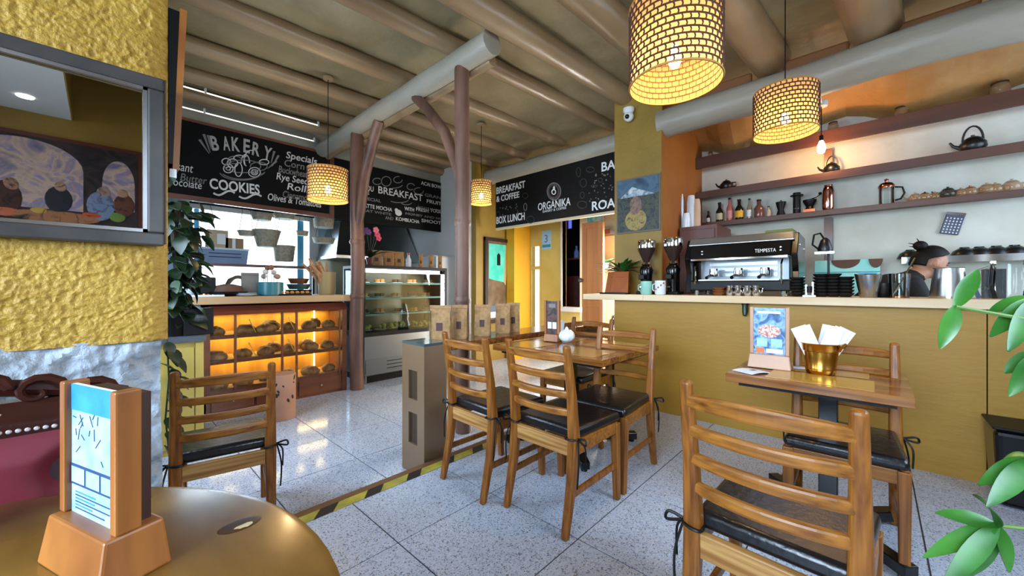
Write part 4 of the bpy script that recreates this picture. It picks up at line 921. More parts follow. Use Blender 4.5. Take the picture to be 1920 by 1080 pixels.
# flower vase on the fridge's left corner
def leaf_mesh(b, base, d, L, w, up=(0, 0, 1), curl=.3, n=6, thick=.0015):
    base = Vector(base); d = Vector(d).normalized(); up = Vector(up); s = d.cross(up)
    if s.length < .05: s = d.cross(Vector((1, 0, 0)))
    s.normalize(); nrm = s.cross(d).normalized(); o = len(b.v)
    for i in range(n + 1):
        t_ = i / n; ww = w * math.sin(PI * min(1, t_ * .92 + .06)) ** .75 * (1 - .25 * t_); c = base + d * (L * t_) - nrm * (curl * L * t_ * t_)
        for k_ in (-1, 0, 1): b.v.append(tuple(c + s * (k_ * ww / 2) - nrm * (abs(k_) * -.12 * ww)))
    m_ = 3 * (n + 1)
    for i in range(n + 1):
        for k_ in range(3): v = Vector(b.v[o + 3 * i + k_]); b.v.append(tuple(v - nrm * thick))
    for i in range(n):
        for k_ in range(2):
            a = o + 3 * i + k_; b.f.append((a, a + 1, a + 4, a + 3)); a += m_; b.f.append((a + 3, a + 4, a + 1, a))
        for (a, c_) in ((o + 3 * i, o + 3 * i + 3), (o + 3 * i + 5, o + 3 * i + 2)): b.f.append((a, c_, c_ + m_, a + m_))
    return b
X, d = uY(694, FY + .12); t = thing('orchid_pot', 'pink and purple orchid with dark leaves at the fridge corner', 'plant', (X, FY + .12, 1.5))
MB().lathe([(.04, 0), (.06, .1), (.062, .11), (.05, .11), (.001, .1)], (0, 0, 0), 16).build('pot', mat('pot_brown', '#5a2a1c', .5), t, True)
rs = random.Random(4)
for k in range(8): leaf_mesh(MB(), (0, 0, .1), (math.cos(k * 2.4), math.sin(k * 2.4), 1.0), .28, .07, curl=.5).build('leaf', LEAFD, t, True)
for k in range(4): MB().tube([(0, 0, .1), (.03 * (k - 1), -.02, .3), (.06 * (k - 1.2), -.04, .45)], .004, 5).build('stem', LEAFD, t)
for (x_, z_, c_) in ((.08, .44, '#e0587a'), (.06, .5, '#e87a94'), (.1, .39, '#d84a6a'), (-.08, .48, '#5a2a6a'), (-.05, .46, '#6a357a'), (-.12, .45, '#4a2058')):
    b = MB()
    for q in range(5): b.sph((x_ + .025 * math.cos(q * 1.257), -.05, z_ + .025 * math.sin(q * 1.257)), .022, .008, .022, 8, 5)
    b.build('blossom', mat('blossom' + c_[1:], c_, .6), t, True)
X0, _ = uY(842, 5.35); o = thing('white_fridge', 'tall white refrigerator standing between display fridge and mirror wall', 'fridge', (0, 0, 0))
boxes('cabinet', WHITEP, (FX1 + .12, 4.4, 5.55, 6.0 - .05, LO, 1.75), parent=o, bevel=.015); boxes('door', mat('grey_white_door', '#b4bcc4', .35), (FX1 + .13, 4.39, 5.51, 5.548, LO + .08, 1.73), parent=o, bevel=.01); boxes('handle', BLACK, (FX1 + .2, FX1 + .225, 5.47, 5.51, .9, 1.5), parent=o)

# ------------------------------------------------------------------ things on the bakery worktop
WT = 1.10
def wt(u, y): return uY(u, y)[0]
t = thing('baguette_jar', 'tall glass jar full of breadsticks on the bakery worktop', 'jar', (wt(613, 5.1), 5.1, WT))
MB().lathe([(.085, 0), (.1, .02), (.105, .28), (.11, .29), (.102, .29), (.096, .03), (.001, .02)], (0, 0, 0), 24).build('jar_glass', mat('straw_jar', '#b8a070', .3, alpha=.6), t, True)
rs = random.Random(6)
for k in range(12):
    a = rs.uniform(0, 6.28); r = rs.uniform(0, .05); lx = -.5 * rs.random() * .35; MB().tube([(r * math.cos(a), r * math.sin(a), .03), (r * math.cos(a) + lx * .7, r * 1.5 * math.sin(a), .25), (r * math.cos(a) + lx * 1.5, r * 2 * math.sin(a), rs.uniform(.33, .45))], [.014, .018, .013], 8).build('breadstick', mat('breadstick', '#9a6a44', .7, col2='#b88a60', scale=20), t, True)
t = thing('teal_planter', 'teal pot of cake pops on the bakery worktop', 'pot', (wt(508, 5.05), 5.05, WT))
MB().lathe([(.115, 0), (.125, .01), (.125, .15), (.115, .155), (.1, .14), (.001, .14)], (0, 0, 0), 24).build('pot', mat('teal_glaze', '#2f6f78', .35), t, True)
for k in range(7):
    a = k * .9; x_, y_ = .07 * math.cos(a), .07 * math.sin(a); hz = .22 + .1 * (k % 3) / 2
    s_ = MB().tube([(x_, y_, .13), (x_, y_, hz)], .004, 5).build('pop_stick', PAPER, t); MB().sph((x_, y_, hz), .03, n=10, m=6).build('pop_ball', mat('pop_' + str(k % 3), ('#9a7a6a', '#c8c0b8', '#7a4a3a')[k % 3], .6), s_, True)
t = thing('purple_flower_pot', 'pot of small purple flowers at the left end of the worktop', 'plant', (wt(352, 5.2), 5.2, WT))
MB().lathe([(.06, 0), (.08, .1), (.07, .1), (.001, .09)], (0, 0, 0), 16).build('pot', PORC, t, True)
rs = random.Random(8)
for k in range(14): MB().sph((rs.uniform(-.1, .1), rs.uniform(-.1, .05), rs.uniform(.1, .24)), rs.uniform(.018, .03), n=8, m=5).build('flower', mat('purple_flower' + str(k % 2), ('#7a4a7a', '#c8b4c8')[k % 2], .7), t, True)
t = thing('dark_canister', 'square black canister with copper base on the worktop', 'canister', (wt(387, 5.1), 5.1, WT)); boxes('canister_body', BLACK, (-.07, .07, -.07, .07, .03, .2), parent=t, bevel=.01); MB().lathe([(.05, 0), (.05, .03), (.001, .03)], (0, 0, 0), 16).build('copper_base', COPPER, t)
t = thing('white_tray', 'flat white tray beside the black canister', 'tray', (wt(387, 4.97), 4.96, WT)); boxes('tray_body', PORC, (-.14, .14, -.06, .03, 0, .02), parent=t, bevel=.004)
t = thing('cake_dish', 'dark low dish holding a round cake on the worktop', 'cake', (wt(428, 5.08), 5.08, WT)); MB().lathe([(.06, 0), (.17, .03), (.18, .05), (.16, .04), (.001, .02)], (0, 0, 0), 28).build('dish', BLACK, t, True); MB().lathe([(.13, .03), (.14, .06), (.12, .11), (.04, .13), (.001, .13)], (0, 0, 0), 24).build('cake', mat('brown_cake', '#5a3a28', .7), t, True)
t = thing('glass_dome', 'clear glass dome over white meringues on the worktop', 'cake dome', (wt(447, 5.35), 5.35, WT)); MB().lathe([(.14, 0), (.14, .1), (.1, .19), (.03, .23), (.001, .235)], (0, 0, 0), 24, False).build('dome', GLASS, t, True)
for k in range(5): MB().sph((.07 * math.cos(k * 1.26), .07 * math.sin(k * 1.26), .035), .035, n=10, m=6).build('meringue', PORC, t, True)
t = thing('paper_sack', 'grey paper sack standing between cakes on the worktop', 'bag', (wt(469, 5.15), 5.15, WT)); MB().hexa([(-.075, -.04, 0), (.075, -.04, 0), (.075, .04, 0), (-.075, .04, 0)], [(-.085, -.012, .26), (.085, -.012, .26), (.085, .012, .26), (-.085, .012, .26)]).build('sack', mat('grey_sack', '#77746f', .8), t, bevel=.004); boxes('fold', CHALKD, (-.08, .08, -.022, .022, .235, .24), parent=t)
t = thing('pan_stack', 'stack of dark pans with a brown lid on the worktop', 'pans', (wt(560, 5.25), 5.25, WT))
for k in range(3): MB().lathe([(.12 - .015 * k, .07 * k), (.15 - .015 * k, .07 * k + .065), (.14 - .015 * k, .07 * k + .065), (.001, .07 * k + .01)], (0, 0, 0), 24).build('pan', (BLACK, mat('pan_teal', '#3a5a5a', .4), mat('pan_brown', '#6a3a22', .5))[k], t, True)
t = thing('pastry_tray', 'dark tray of small pastries at the right of the worktop', 'tray', (wt(555, 4.98), 4.985, WT)); boxes('tray_body', BLACK, (-.2, .16, -.05, .06, 0, .02), parent=t, bevel=.005)
for k in range(6): MB().sph((-.15 + .055 * k, 0, .035), .025, .03, .018, 10, 6).build('pastry', mat('cake_gold', '#b8843c'), t, True)
t = thing('plate_stack', 'stack of white plates on the worktop before the canister', 'plates', (wt(462, 4.97), 4.97, WT))
for k in range(3): MB().lathe([(.05, .009 * k), (.1, .009 * k + .014), (.098, .009 * k + .016), (.001, .009 * k + .006)], (0, 0, 0), 24).build('plate', PORC, t, True)

# ------------------------------------------------------------------ kitchen behind the hatch
KS = 6.9
z_ = zv(497, uY(480, KS)[1]); xa, xb = uY(372, KS)[0], uY(590, KS)[0]
t = thing('kitchen_shelf', 'dark wooden shelf crossing the bright kitchen window', 'shelf', (0, 0, 0)); boxes('board', WOODDK, (xa, xb, KS - .12, KS + .12, z_ - .04, z_), parent=t)
for x_ in (xa + .02, xb - .02): boxes('upright', BLACK, (x_ - .015, x_ + .015, KS - .01, KS + .02, LO, z_ - .04), parent=t)
SHZ = z_
def ks(u, y=KS): return uY(u, y)[0]
t = thing('blue_plastic_crate', 'grey blue plastic storage crate on the kitchen window shelf', 'crate', (ks(418), KS, SHZ)); MB().hexa([(-.27, -.1, 0), (.27, -.1, 0), (.27, .1, 0), (-.27, .1, 0)], [(-.29, -.11, .2), (.29, -.11, .2), (.29, .11, .2), (-.29, .11, .2)]).build('crate_body', mat('crate_blue', '#6f86a8', .5), t); boxes('crate_rim', mat('crate_rim', '#c8d0d8', .5), (-.3, .3, -.115, .115, .2, .225), parent=t)
for k in range(2): boxes('crate_slot', BLACK, (-.18, .2, -.112, -.108, .09 + .05 * k, .1 + .05 * k), parent=t)
t = thing('carton', 'tall pale carton on the blue crate before the window', 'carton', (ks(408), KS, SHZ + .226)); boxes('carton', mat('carton_pale', '#b8a488', .8), (-.13, .11, -.08, .08, 0, .25), parent=t); boxes('carton_label', PAPER, (-.02, .08, -.084, -.08, .05, .2), parent=t)
t = thing('carton', 'low brown carton beside the pale carton before the window', 'carton', (ks(436), KS, SHZ + .226)); boxes('carton', mat('carton_brown', '#8f7250', .8), (-.1, .12, -.08, .08, 0, .15), parent=t); boxes('carton_tape', PAPER, (-.02, .02, -.083, -.08, 0, .15), parent=t)
WICK = mat('wicker', '#8a8270', .8, col2='#a89e88', scale=30, bump=.5, bscale=60); rail_z = 2.32
t = thing('hanging_rail', 'thin dark rail across the top of the kitchen window', 'rail', (0, 0, 0)); MB().tube([(ks(355, 6.6), 6.6, rail_z), (ks(640, 6.6), 6.6, rail_z)], .012, 8).build('rod', BLACK, t)
for x_ in (ks(358, 6.6), ks(636, 6.6)): MB().tube([(x_, 6.6, rail_z), (x_, 6.6, 3.4)], .006, 6).build('hanger', BLACK, t)
def basket(label, u, vt, vb, w_px, flare=1.25, y=6.6):
    X, d = uY(u, y); zt, zb = zv(vt, d), zv(vb, d); r = w_px * d / FPX / 2; h = zt - zb
    t = thing('hanging_basket', label, 'basket', (X, y, zb), 0, 'baskets hanging in the kitchen')
    MB().lathe([(r / flare, 0), (r, h), (r * .95, h), (r / flare * .93, .01), (.001, .01)], (0, 0, 0), 20).build('basket_body', WICK, t, True)
    MB().tube([(r * math.cos(2 * PI * k / 20), r * math.sin(2 * PI * k / 20), h) for k in range(21)], .008, 5, False).build('rim', WICK, t)
    b = MB()
    for s_ in (-1, 1): b.tube([(s_ * r * .8, 0, h), (s_ * r * .4, 0, max(h + .05, rail_z - zb + .01))], .003, 5)
    b.build('hook', BLACK, t)
basket('shallow wicker basket hanging at the left of the window', 387, 403, 416, 26)
basket('wide wicker basket hanging left of the pendant gap in the window', 491, 401, 413, 36); basket('wide wicker basket hanging at the top right of the window', 533, 399, 411, 38)
basket('small flat wicker basket hanging mid window', 462, 434, 442, 28); basket('deep wicker basket hanging in the window centre', 500, 433, 463, 46, 1.5); basket('round woven basket hanging low at the window right', 533, 462, 490, 36, 1.2)
basket('shallow grey pan hanging at the window edge', 607, 447, 456, 38, 1.15); basket('tall straw basket hanging by the steel hood', 607, 406, 427, 36, 1.1); basket('small dark pan hanging by the blue sash', 567, 434, 442, 20, 1.1)  # shallow grey and small dark ones are pans in the basket shape
t = thing('extractor_hood', 'stainless steel extractor hood behind the display fridge', 'hood', (0, 0, 0))
MB().hexa([(2.75, 6.7, 1.75), (4.4, 6.7, 1.75), (4.4, 7.55, 1.75), (2.75, 7.55, 1.75)], [(3.0, 7.1, 2.5), (4.3, 7.1, 2.5), (4.3, 7.55, 2.5), (3.0, 7.55, 2.5)]).build('hood_body', STEEL, t); boxes('hood_rim', STEEL, (2.74, 4.41, 6.68, 7.56, 1.70, 1.75), parent=t); boxes('splash_panel', mat('green_steel', '#7d8a84', .35, .8), (2.75, 4.4, 7.5, 7.55, .8, 1.7), parent=t)
t = thing('kitchen_range', 'stainless kitchen range under the extractor hood', 'range', (0, 0, 0)); boxes('range_body', STEEL, (2.8, 4.3, 6.75, 7.5, LO, .85), parent=t, bevel=.01)
for k in range(3): boxes('oven_door', mat('dark_steel', '#7f8488'), (2.85 + .48 * k, 3.28 + .48 * k, 6.73, 6.75, .05, .6), parent=t)

# ------------------------------------------------------------------ passage things
MY = 5.0
def on_m(u, v): X, d = uY(u, MY - .03); return X, zv(v, d)
xa, zt = on_m(909, 444); xb, zb = on_m(961, 602)
t = thing('passage_panel', 'tall dark framed turquoise panel on the passage wall below the sign', 'picture', (0, 0, 0)); FD2 = mat('black_brown_frame', '#2a1a12', .4)  # flat coloured patches fill the frame
for bx in ((xa, xa + .06, zb, zt), (xb - .06, xb, zb, zt)): boxes('frame_stile', FD2, (bx[0], bx[1], MY - .05, MY - .002, bx[2], bx[3]), parent=t)
for bx in ((xa, xb, zt - .06, zt), (xa, xb, zb, zb + .06)): boxes('frame_rail', FD2, (bx[0], bx[1], MY - .049, MY - .002, bx[2], bx[3]), parent=t)
cv = boxes('canvas', mat('panel_brown', '#5a4632', .4, col2='#7a6248', scale=6), (xa + .06, xb - .06, MY - .03, MY - .02, zb + .06, zt - .06), parent=t)
def pic(pts, m, name, off=.031): MB().prism([(xa + (xb - xa) * p[0], MY - off, zb + (zt - zb) * p[1]) for p in pts], (0, .001, 0)).build(name, m, cv)
pic([(.14, .52), (.66, .48), (.74, .93), (.14, .93)], mat('turquoise_patch', '#35c0ae', .4, col2='#62d4c4', scale=5), 'turquoise_patch')
pic([(.74, .93), (.66, .48), (.74, .44), (.86, .93)], mat('panel_tan', '#b89a6a', .5), 'tan_edge'); pic([(.42, .68), (.54, .68), (.54, .8), (.48, .83), (.42, .8)], BLACK, 'dark_niche', .033)
pic([(.14, .06), (.86, .06), (.86, .13), (.14, .13)], mat('panel_pale', '#c4cdd8', .5), 'pale_strip'); pic([(.14, .13), (.86, .13), (.86, .24), (.3, .2), (.14, .22)], mat('panel_slate', '#5a6478', .5), 'slate_band')
def on_n(u, v): Y, d = uX(u, NX - .01); return Y, zv(v, d)
ya, zt = on_n(1016, 433); yb, zb = on_n(1033, 467)
t = thing('blue_notice', 'small blue and white notice on the yellow passage wall', 'sign', (0, 0, 0)); boxes('notice_card', mat('notice_blue', '#9fc4dc', .5), (NX - .008, NX, yb, ya, zb, zt), parent=t)
boxes('notice_band', mat('notice_teal', '#2a8fa0', .5), (NX - .01, NX - .008, yb + .01, ya - .01, zb + .04, zb + .09), parent=t); text('3', .2, (NX - .01, ya - .05, zb + .13), '-X', mat('notice_ink', '#3a6f9a'), t, 'numeral')
DX = 5.0; ya, d = uX(1092, DX); yb, _ = uX(1131, DX); zt = zv(419, d)
t = thing('wooden_door_leaf', 'open orange brown wooden door behind the counter end', 'door', (0, 0, 0)); DW = mat('orange_door_wood', '#9a5a2a', .4, col2='#bd7c42', scale=6, stretch=(1, 1, .1))
MB().box(DX, DX + .04, yb, ya, LO + .01, zt).build('door_panel', DW, t, bevel=.004)
for (a_, c_) in ((0, .07), (ya - yb - .07, ya - yb)): MB().box(DX - .012, DX, yb + a_, yb + c_, LO + .01, zt).build('stile', DW, t, bevel=.003)
for (z0_, z1_) in ((zt - .09, zt), (.9, 1.0), (LO + .01, .06)): MB().box(DX - .0115, DX, yb + .07, ya - .07, z0_, z1_).build('rail', DW, t, bevel=.003)
MB().sph((DX - .05, ya - .0, 1.3), .035, n=14, m=8).build('knob', mat('grey_knob', '#6a625e', .4, .6), t, True); MB().tube([(DX - .05, ya, 1.3), (DX, ya - .02, 1.3)], .012, 8).build('spindle', STEEL, t)
ya, zt = on_n(1100, 404); yb, zb = on_n(1133, 419)
t = thing('teal_picture', 'small bright teal picture above the wooden door', 'picture', (0, 0, 0)); boxes('picture_frame', WHITEP, (NX - .025, NX - .004, yb, ya, zb, zt), parent=t); boxes('picture', noise_paint('teal_photo', ['#2aa8c8', '#7ad0dc', '#c8e8e4', '#3a90b0'], 6), (NX - .028, NX - .025, yb + .02, ya - .02, zb + .02, zt - .02), parent=t)
t = thing('passage_shelf', 'brown shelf on the cream passage wall with potted plant', 'shelf', (0, 0, 0)); boxes('shelf_board', WOODDK, (NX - .25, NX - .002, 2.96, 3.32, 2.02, 2.09), parent=t); boxes('shelf_board', PALEW, (NX - .25, NX - .002, 2.96, 3.32, 1.45, 1.49), parent=t); boxes('upright', BLACK, (NX - .25, NX - .22, 3.22, 3.26, LO, 2.02), parent=t)
t = thing('shelf_plant', 'leafy plant in a white pot on the passage shelf', 'plant', (NX - .14, 3.1, 1.49)); MB().lathe([(.04, 0), (.055, .09), (.045, .09), (.001, .08)], (0, 0, 0), 14).build('pot', PORC, t, True)
for k in range(10): leaf_mesh(MB(), (0, 0, .08), (math.cos(k * 2.4), math.sin(k * 2.4), .9), .2, .07, curl=.5).build('leaf', LEAF, t, True)
t = thing('steel_urn', 'steel urn below the counter end by the wooden door', 'urn', (4.6, 2.46, LO)); MB().lathe([(.12, 0), (.13, .5), (.1, .62), (.11, .7), (.08, .85), (.05, .95), (.001, .97)], (0, 0, 0), 20).build('urn_body', CHROME, t, True); MB().lathe([(.13, 0), (.13, .45)], (0, 0, 0), 20, False).xf(Matrix.Scale(1.03, 4)).build('dark_band', BLACK, t, True)
t = thing('store_screen', 'small blue glowing screen in the dark store room', 'screen', (0, 0, 0)); ya, d = uX(1056, 6.25); yb, _ = uX(1072, 6.25); boxes('screen', mat('screen_blue', '#5a6ad8', .5, emit=1.2), (6.24, 6.25, yb, ya, zv(430, d), zv(400, d)), parent=t); boxes('bezel', BLACKG, (6.25, 6.29, yb - .02, ya + .02, zv(433, d), zv(398, d)), parent=t)
t = thing('bottle', 'pale bottle on a shelf in the dark store room', 'bottle', (6.15, uX(1081, 6.15)[0], zv(484, uX(1081, 6.15)[1]))); MB().lathe([(.05, 0), (.05, .12), (.02, .17), (.02, .23), (.001, .23)], (0, 0, 0), 14).build('bottle_body', mat('blue_bottle', '#7a8ac8', .2), t, True); boxes('bottle_shelf', WOODDK, (-.1, .14, -.5, .25, -.03, 0), parent=t)
t = thing('red_cabinet', 'dark red cabinet in the store room', 'cabinet', (0, 0, 0)); boxes('cabinet_body', mat('oxblood', '#3a120c', .5), (6.0, 6.29, 3.37, 4.33, LO, 1.4), parent=t)
for k in range(3): boxes('drawer', mat('oxblood', '#3a120c'), (5.985, 6.0, 3.4, 4.3, .3 + .35 * k, .6 + .35 * k), parent=t, bevel=.005)
# ------------------------------------------------------------------ bar counter
t = thing('bar_counter', 'long ochre painted bar counter front', 'bar counter', (0, 0, 0))
ysm = uX(1851, 3.68)[0]
boxes('front_panel', mat('ochre_bar_paint', '#98701a', .5, col2='#ab8228', scale=1.6, bump=.12, bscale=24, stretch=(1, .3, 1)), (3.68, 3.80, ysm + .003, 1.985, 0, 1.065), parent=t); boxes('front_panel', mat('ochre_bar_paint', '#98701a', .5, col2='#ab8228', scale=1.6, bump=.12, bscale=24, stretch=(1, .3, 1)), (3.68, 3.80, -1.78, ysm - .003, 0, 1.065), parent=t); boxes('end_panel', YELS, (3.80, 4.08, 1.9, 1.985, 0, 1.065), parent=t)
o = MB().box(3.60, 4.22, -1.78, 1.64, 1.065, 1.125).box(3.60, 4.09, 1.64, 2.32, 1.065, 1.125).build('bar_worktop', PALEW, bevel=.004); tag(o, 'pale wooden bar worktop running along the ochre counter', 'worktop')
BT = 1.126
t = thing('coat_hook', 'small dark hook under the edge of the bar worktop', 'hook', (3.64, uX(1397, 3.64)[0], 1.064)); MB().tube([(0, 0, 0), (0, 0, -.07), (-.015, 0, -.1)], [.022, .022, .014], 10).build('hook_body', mat('dark_green_metal', '#26332c', .3, .6), t, True); MB().lathe([(.026, -.012), (.026, 0)], (0, 0, 0), 12).build('hook_plate', BLACK, t)
# espresso machine
ya, yb = 1.27, .49; mx0, mx1 = 3.80, 4.2
t = thing('espresso_machine', 'large black espresso machine with steel top on the bar', 'espresso machine', (0, 0, BT))
boxes('drip_base', BLACK, (mx0, mx1, yb, ya, .04, .13), parent=t, bevel=.01)
for (x_, y_) in ((mx0 + .04, yb + .05), (mx0 + .04, ya - .05), (mx1 - .04, yb + .05), (mx1 - .04, ya - .05)): MB().lathe([(.02, 0), (.02, .04)], (x_, y_, 0), 10).build('foot', CHROME, t)
boxes('drip_tray', STEEL, (mx0 - .01, mx0 + .2, yb + .08, ya - .08, .13, .14), parent=t)
boxes('back_panel', mat('machine_steel', '#74787c', .35, 1), (mx0 + .2, mx1, yb + .04, ya - .04, .14, .34), parent=t)
for z_ in (.17, .22, .27): boxes('steel_rib', mat('machine_rib', '#9a9ea2', .25, 1), (mx0 + .19, mx0 + .2, yb + .12, ya - .12, z_, z_ + .03), parent=t)
MB().hexa([(mx0 - .02, yb, .32), (mx1, yb, .32), (mx1, ya, .32), (mx0 - .02, ya, .32)], [(mx0 + .03, yb, .46), (mx1, yb, .46), (mx1, ya, .46), (mx0 + .03, ya, .46)]).build('upper_body', BLACKG, t, bevel=.008)
MB().hexa([(mx0 + .025, yb - .02, .46), (mx1, yb - .02, .46), (mx1, ya + .02, .46), (mx0 + .025, ya + .02, .46)], [(mx0 + .05, yb - .01, .53), (mx1 - .02, yb - .01, .53), (mx1 - .02, ya + .01, .53), (mx0 + .05, ya + .01, .53)]).build('cup_rail', STEEL, t, bevel=.006)
boxes('chrome_strip', CHROME, (mx0 - .03, mx0 - .02, yb + .02, ya - .02, .315, .33), parent=t)
for s_, y_ in ((-1, yb), (1, ya)):
    MB().prism([(mx0 + .02, y_, 0.02), (mx1 + .02, y_, .02), (mx1 + .05, y_, .3), (mx1 + .03, y_, .5), (mx0 + .08, y_, .52), (mx0 - .02, y_, .34), (mx0 + .05, y_, .2)], (0, s_ * .045, 0)).build('side_panel', BLACKG, t, bevel=.006)
    for (x_, z_) in ((mx0 + .1, .42), (mx1 - .06, .4), (mx0 + .12, .14), (mx1 - .05, .16)): MB().sph((x_, y_ + s_ * .047, z_), .01, .004, .01, 8, 5).build('bolt', CHROME, t, True)
text('TEMPESTA', .042, (mx0 - .004, .74, .365), '-X', SIGNW, t, width=.15)
for y_ in (.56, 1.16): 
    for z_ in (.365, .39): MB().sph((mx0 - .005, y_, z_ + .01), .004, .009, .009, 10, 6).build('button', CHROME, t, True)
for k in range(3):
    y_ = .68 + .2 * k; g = MB().lathe([(.035, .24), (.038, .2), (.036, .17), (.02, .165)], (mx0 + .07, y_, 0), 16).build('group_head', CHROME, t, True); MB().tube([(mx0 + .03, y_, .18), (mx0 - .06, y_ + .01, .165), (mx0 - .11, y_ + .01, .155)], [.011, .013, .015], 8).build('portafilter_handle', BLACKG, g, True)
for y_ in (.55, 1.21): MB().tube([(mx0 + .02, y_, .3), (mx0 - .04, y_, .26), (mx0 - .03, y_, .1)], .007, 8).build('steam_wand', CHROME, t, True)
GRNB = mat('green_cloth', '#5a6a34', .7); o = MB().box(mx0 + .12, mx1 - .05, yb + .0, yb + .2, .532, .56).build('folded_cloth', GRNB, t, bevel=.01)
# grinders
def grinder(label, y):
    t = thing('coffee_grinder', label, 'grinder', (3.9, y, BT), 0, 'coffee grinders on the bar')
    MB().box(-.09, .09, -.075, .075, 0, .03).build('foot_plate', BLACK, t, bevel=.008); MB().lathe([(.055, .03), (.06, .2), (.07, .25), (.05, .29)], (0, 0, 0), 18).build('motor_body', BLACKG, t, True)
    MB().lathe([(.035, .29), (.05, .31), (.03, .335)], (0, 0, 0), 16).build('collar', CHROME, t, True)
    MB().lathe([(.03, .335), (.085, .45), (.09, .48), (.086, .48), (.028, .34)], (0, 0, 0), 20, False).build('hopper', mat('smoky_hopper', '#3a2a24', .1, alpha=.75), t, True); MB().lathe([(.091, .478), (.093, .54), (.088, .56), (.001, .56)], (0, 0, 0), 20).build('hopper_rim', CHROME, t, True)
    MB().box(-.13, -.05, -.03, .03, .15, .2).build('dosing_spout', BLACK, t, bevel=.006); MB().bar((-.06, 0, .07), (-.12, 0, .075), .03, .012).build('fork', CHROME, t)
grinder('left coffee grinder, nearest the pillar painting', uX(1212, 3.9)[0]); grinder('right coffee grinder, beside the espresso machine', uX(1262, 3.9)[0])
def mug(label, u, X, m, r=.045, h=.1):
    Y, d = uX(u, X); t = thing('mug', label, 'cup', (X, Y, BT)); MB().lathe([(r * .85, 0), (r, .01), (r, h), (r * .92, h), (r * .8, .01), (.001, .01)], (0, 0, 0), 20).build('cup_body', m, t, True); MB().tube([(0, r * .9, h * .8), (.0, r * 1.5, h * .7), (0, r * 1.5, h * .35), (0, r * .9, h * .2)], .006, 6).build('handle', m, t, True); return t
mug('mint green cup beside the left grinder', 1212, 3.7, mat('mint_glaze', '#8fc4b0', .3), .055, .13); m_ = mug('white cup with red blossom print beside the grinder', 1238, 3.7, PORC, .05, .135)
for k in range(5): MB().sph((-.0505 * math.cos(k * .5 - 1), -.0505 * math.sin(k * .5 - 1), .03 + .02 * k), .008, .008, .01, 8, 5).build('blossom_print', mat('cup_red', '#b84a44', .5), m_)
# menu folders and plant at counter end
for k, (u, x_) in enumerate(((1161, 3.78), (1150, 3.86))):
    Y, d = uX(u, x_); t = thing('menu_folder', ('front' if k == 0 else 'rear') + ' brown wooden menu folder leaning on the counter end', 'menu', (x_, Y, BT), math.radians(4)); MB().hexa([(-.012, -.1, 0), (0, -.1, 0), (0, .1, 0), (-.012, .1, 0)], [(.05, -.085, .24), (.062, -.085, .24), (.062, .085, .24), (.05, .085, .24)]).build('cover', mat('terracotta_wood', '#8a4310', .4, col2='#a2561c', scale=5), t, bevel=.003)
    MB().bar((.034, -.06, .18), (.034, .05, .18), .003, .003).build('title_line', KRAFTD, t)
t = thing('serving_tray', 'thin dark tray under the menu folders', 'tray', (3.72, uX(1150, 3.72)[0], BT)); boxes('tray_body', BLACK, (-.07, .03, -.18, .12, 0, .012), parent=t, bevel=.003); boxes('tray_lip', BLACK, (-.075, -.068, -.18, .12, 0, .018), parent=t)
Y, d = uX(1172, 4.0); t = thing('counter_plant', 'leafy plant behind the menu folders at the counter end', 'plant', (3.93, Y, BT)); MB().lathe([(.05, 0), (.065, .24), (.055, .24), (.001, .23)], (0, 0, 0), 16).build('pot', mat('pot_brown', '#5a2a1c'), t, True)
rs = random.Random(13)
for k in range(38):
    a = k * 2.4; el = rs.uniform(.1, 1.4); L_ = rs.uniform(.16, .26); leaf_mesh(MB(), (.01 * math.cos(a), .02 * math.sin(a), .23), (math.cos(a) * .5 - .2, math.sin(a) * 1.1, el + .25), L_, .06, curl=.6).build('leaf', (LEAF, LEAFD, mat('rusty_leaf', '#6a4a2a', .5))[k % 3 if k % 5 else 0], t, True)
# pillar painting
t = thing('mountain_painting', 'small painting of a snowy mountain over dark forest on the pillar', 'painting', (0, 0, 0)); PX = 4.1
def on_p(u, v): Y, d = uX(u, PX - .02); return Y, zv(v, d)
ya, zt = on_p(1156, 341); yb, zt2 = on_p(1238, 327); zb = zv(440, uX(1156, PX)[1]); zt = zt2 = 2.42
boxes('frame', mat('grey_brown_frame', '#6a5a4e', .5), (PX - .02, PX - .001, yb, ya, zb, zt), parent=t)
boxes('sky', noise_paint('night_sky_paint', ['#1a2a3a', '#2f4a60', '#4a6478', '#22384c'], 4), (PX - .024, PX - .02, yb + .015, ya - .015, zb + .4, zt - .015), parent=t)
boxes('forest', noise_paint('forest_paint', ['#0c1418', '#24343a', '#4a4a34', '#14222a'], 9, 3), (PX - .0245, PX - .0205, yb + .015, ya - .015, zb + .015, zb + .41), parent=t)
MB().prism([(PX - .026, ya - .05, zb + .40), (PX - .026, (ya + yb) / 2 + .06, zt - .1), (PX - .026, (ya + yb) / 2, zt - .13), (PX - .026, yb + .05, zb + .40)], (.001, 0, 0)).build('painted_mountain', noise_paint('snow_paint', ['#3a4a58', '#8a98a4', '#c8ccd0'], 12), t)
MB().sph((PX - .0265, (ya + yb) / 2 + .02, zb + .14), .001, .13, .12, 14, 8).build('painted_mound', noise_paint('ochre_paint', ['#6a5a2a', '#a08a4a', '#3a3420'], 14), t); MB().sph((PX - .0275, (ya + yb) / 2 + .02, zb + .3), .001, .07, .1, 12, 8).build('painted_house', noise_paint('dim_red_paint', ['#5a3a34', '#8a6a5a', '#2a2a2a'], 20), t)
t = thing('security_camera', 'small white dome security camera at the top of the pillar', 'camera', (4.03, 2.0, 3.1)); MB().sph((0, 0, 0), .055, n=16, m=10).build('dome', WHITEP, t, True); MB().sph((-.045, -.005, -.015), .025, n=12, m=8).build('lens', BLACKG, t, True); MB().lathe([(.04, .03), (.06, .06), (.06, .09)], (0, 0, 0), 14).build('mount', WHITEP, t, True)
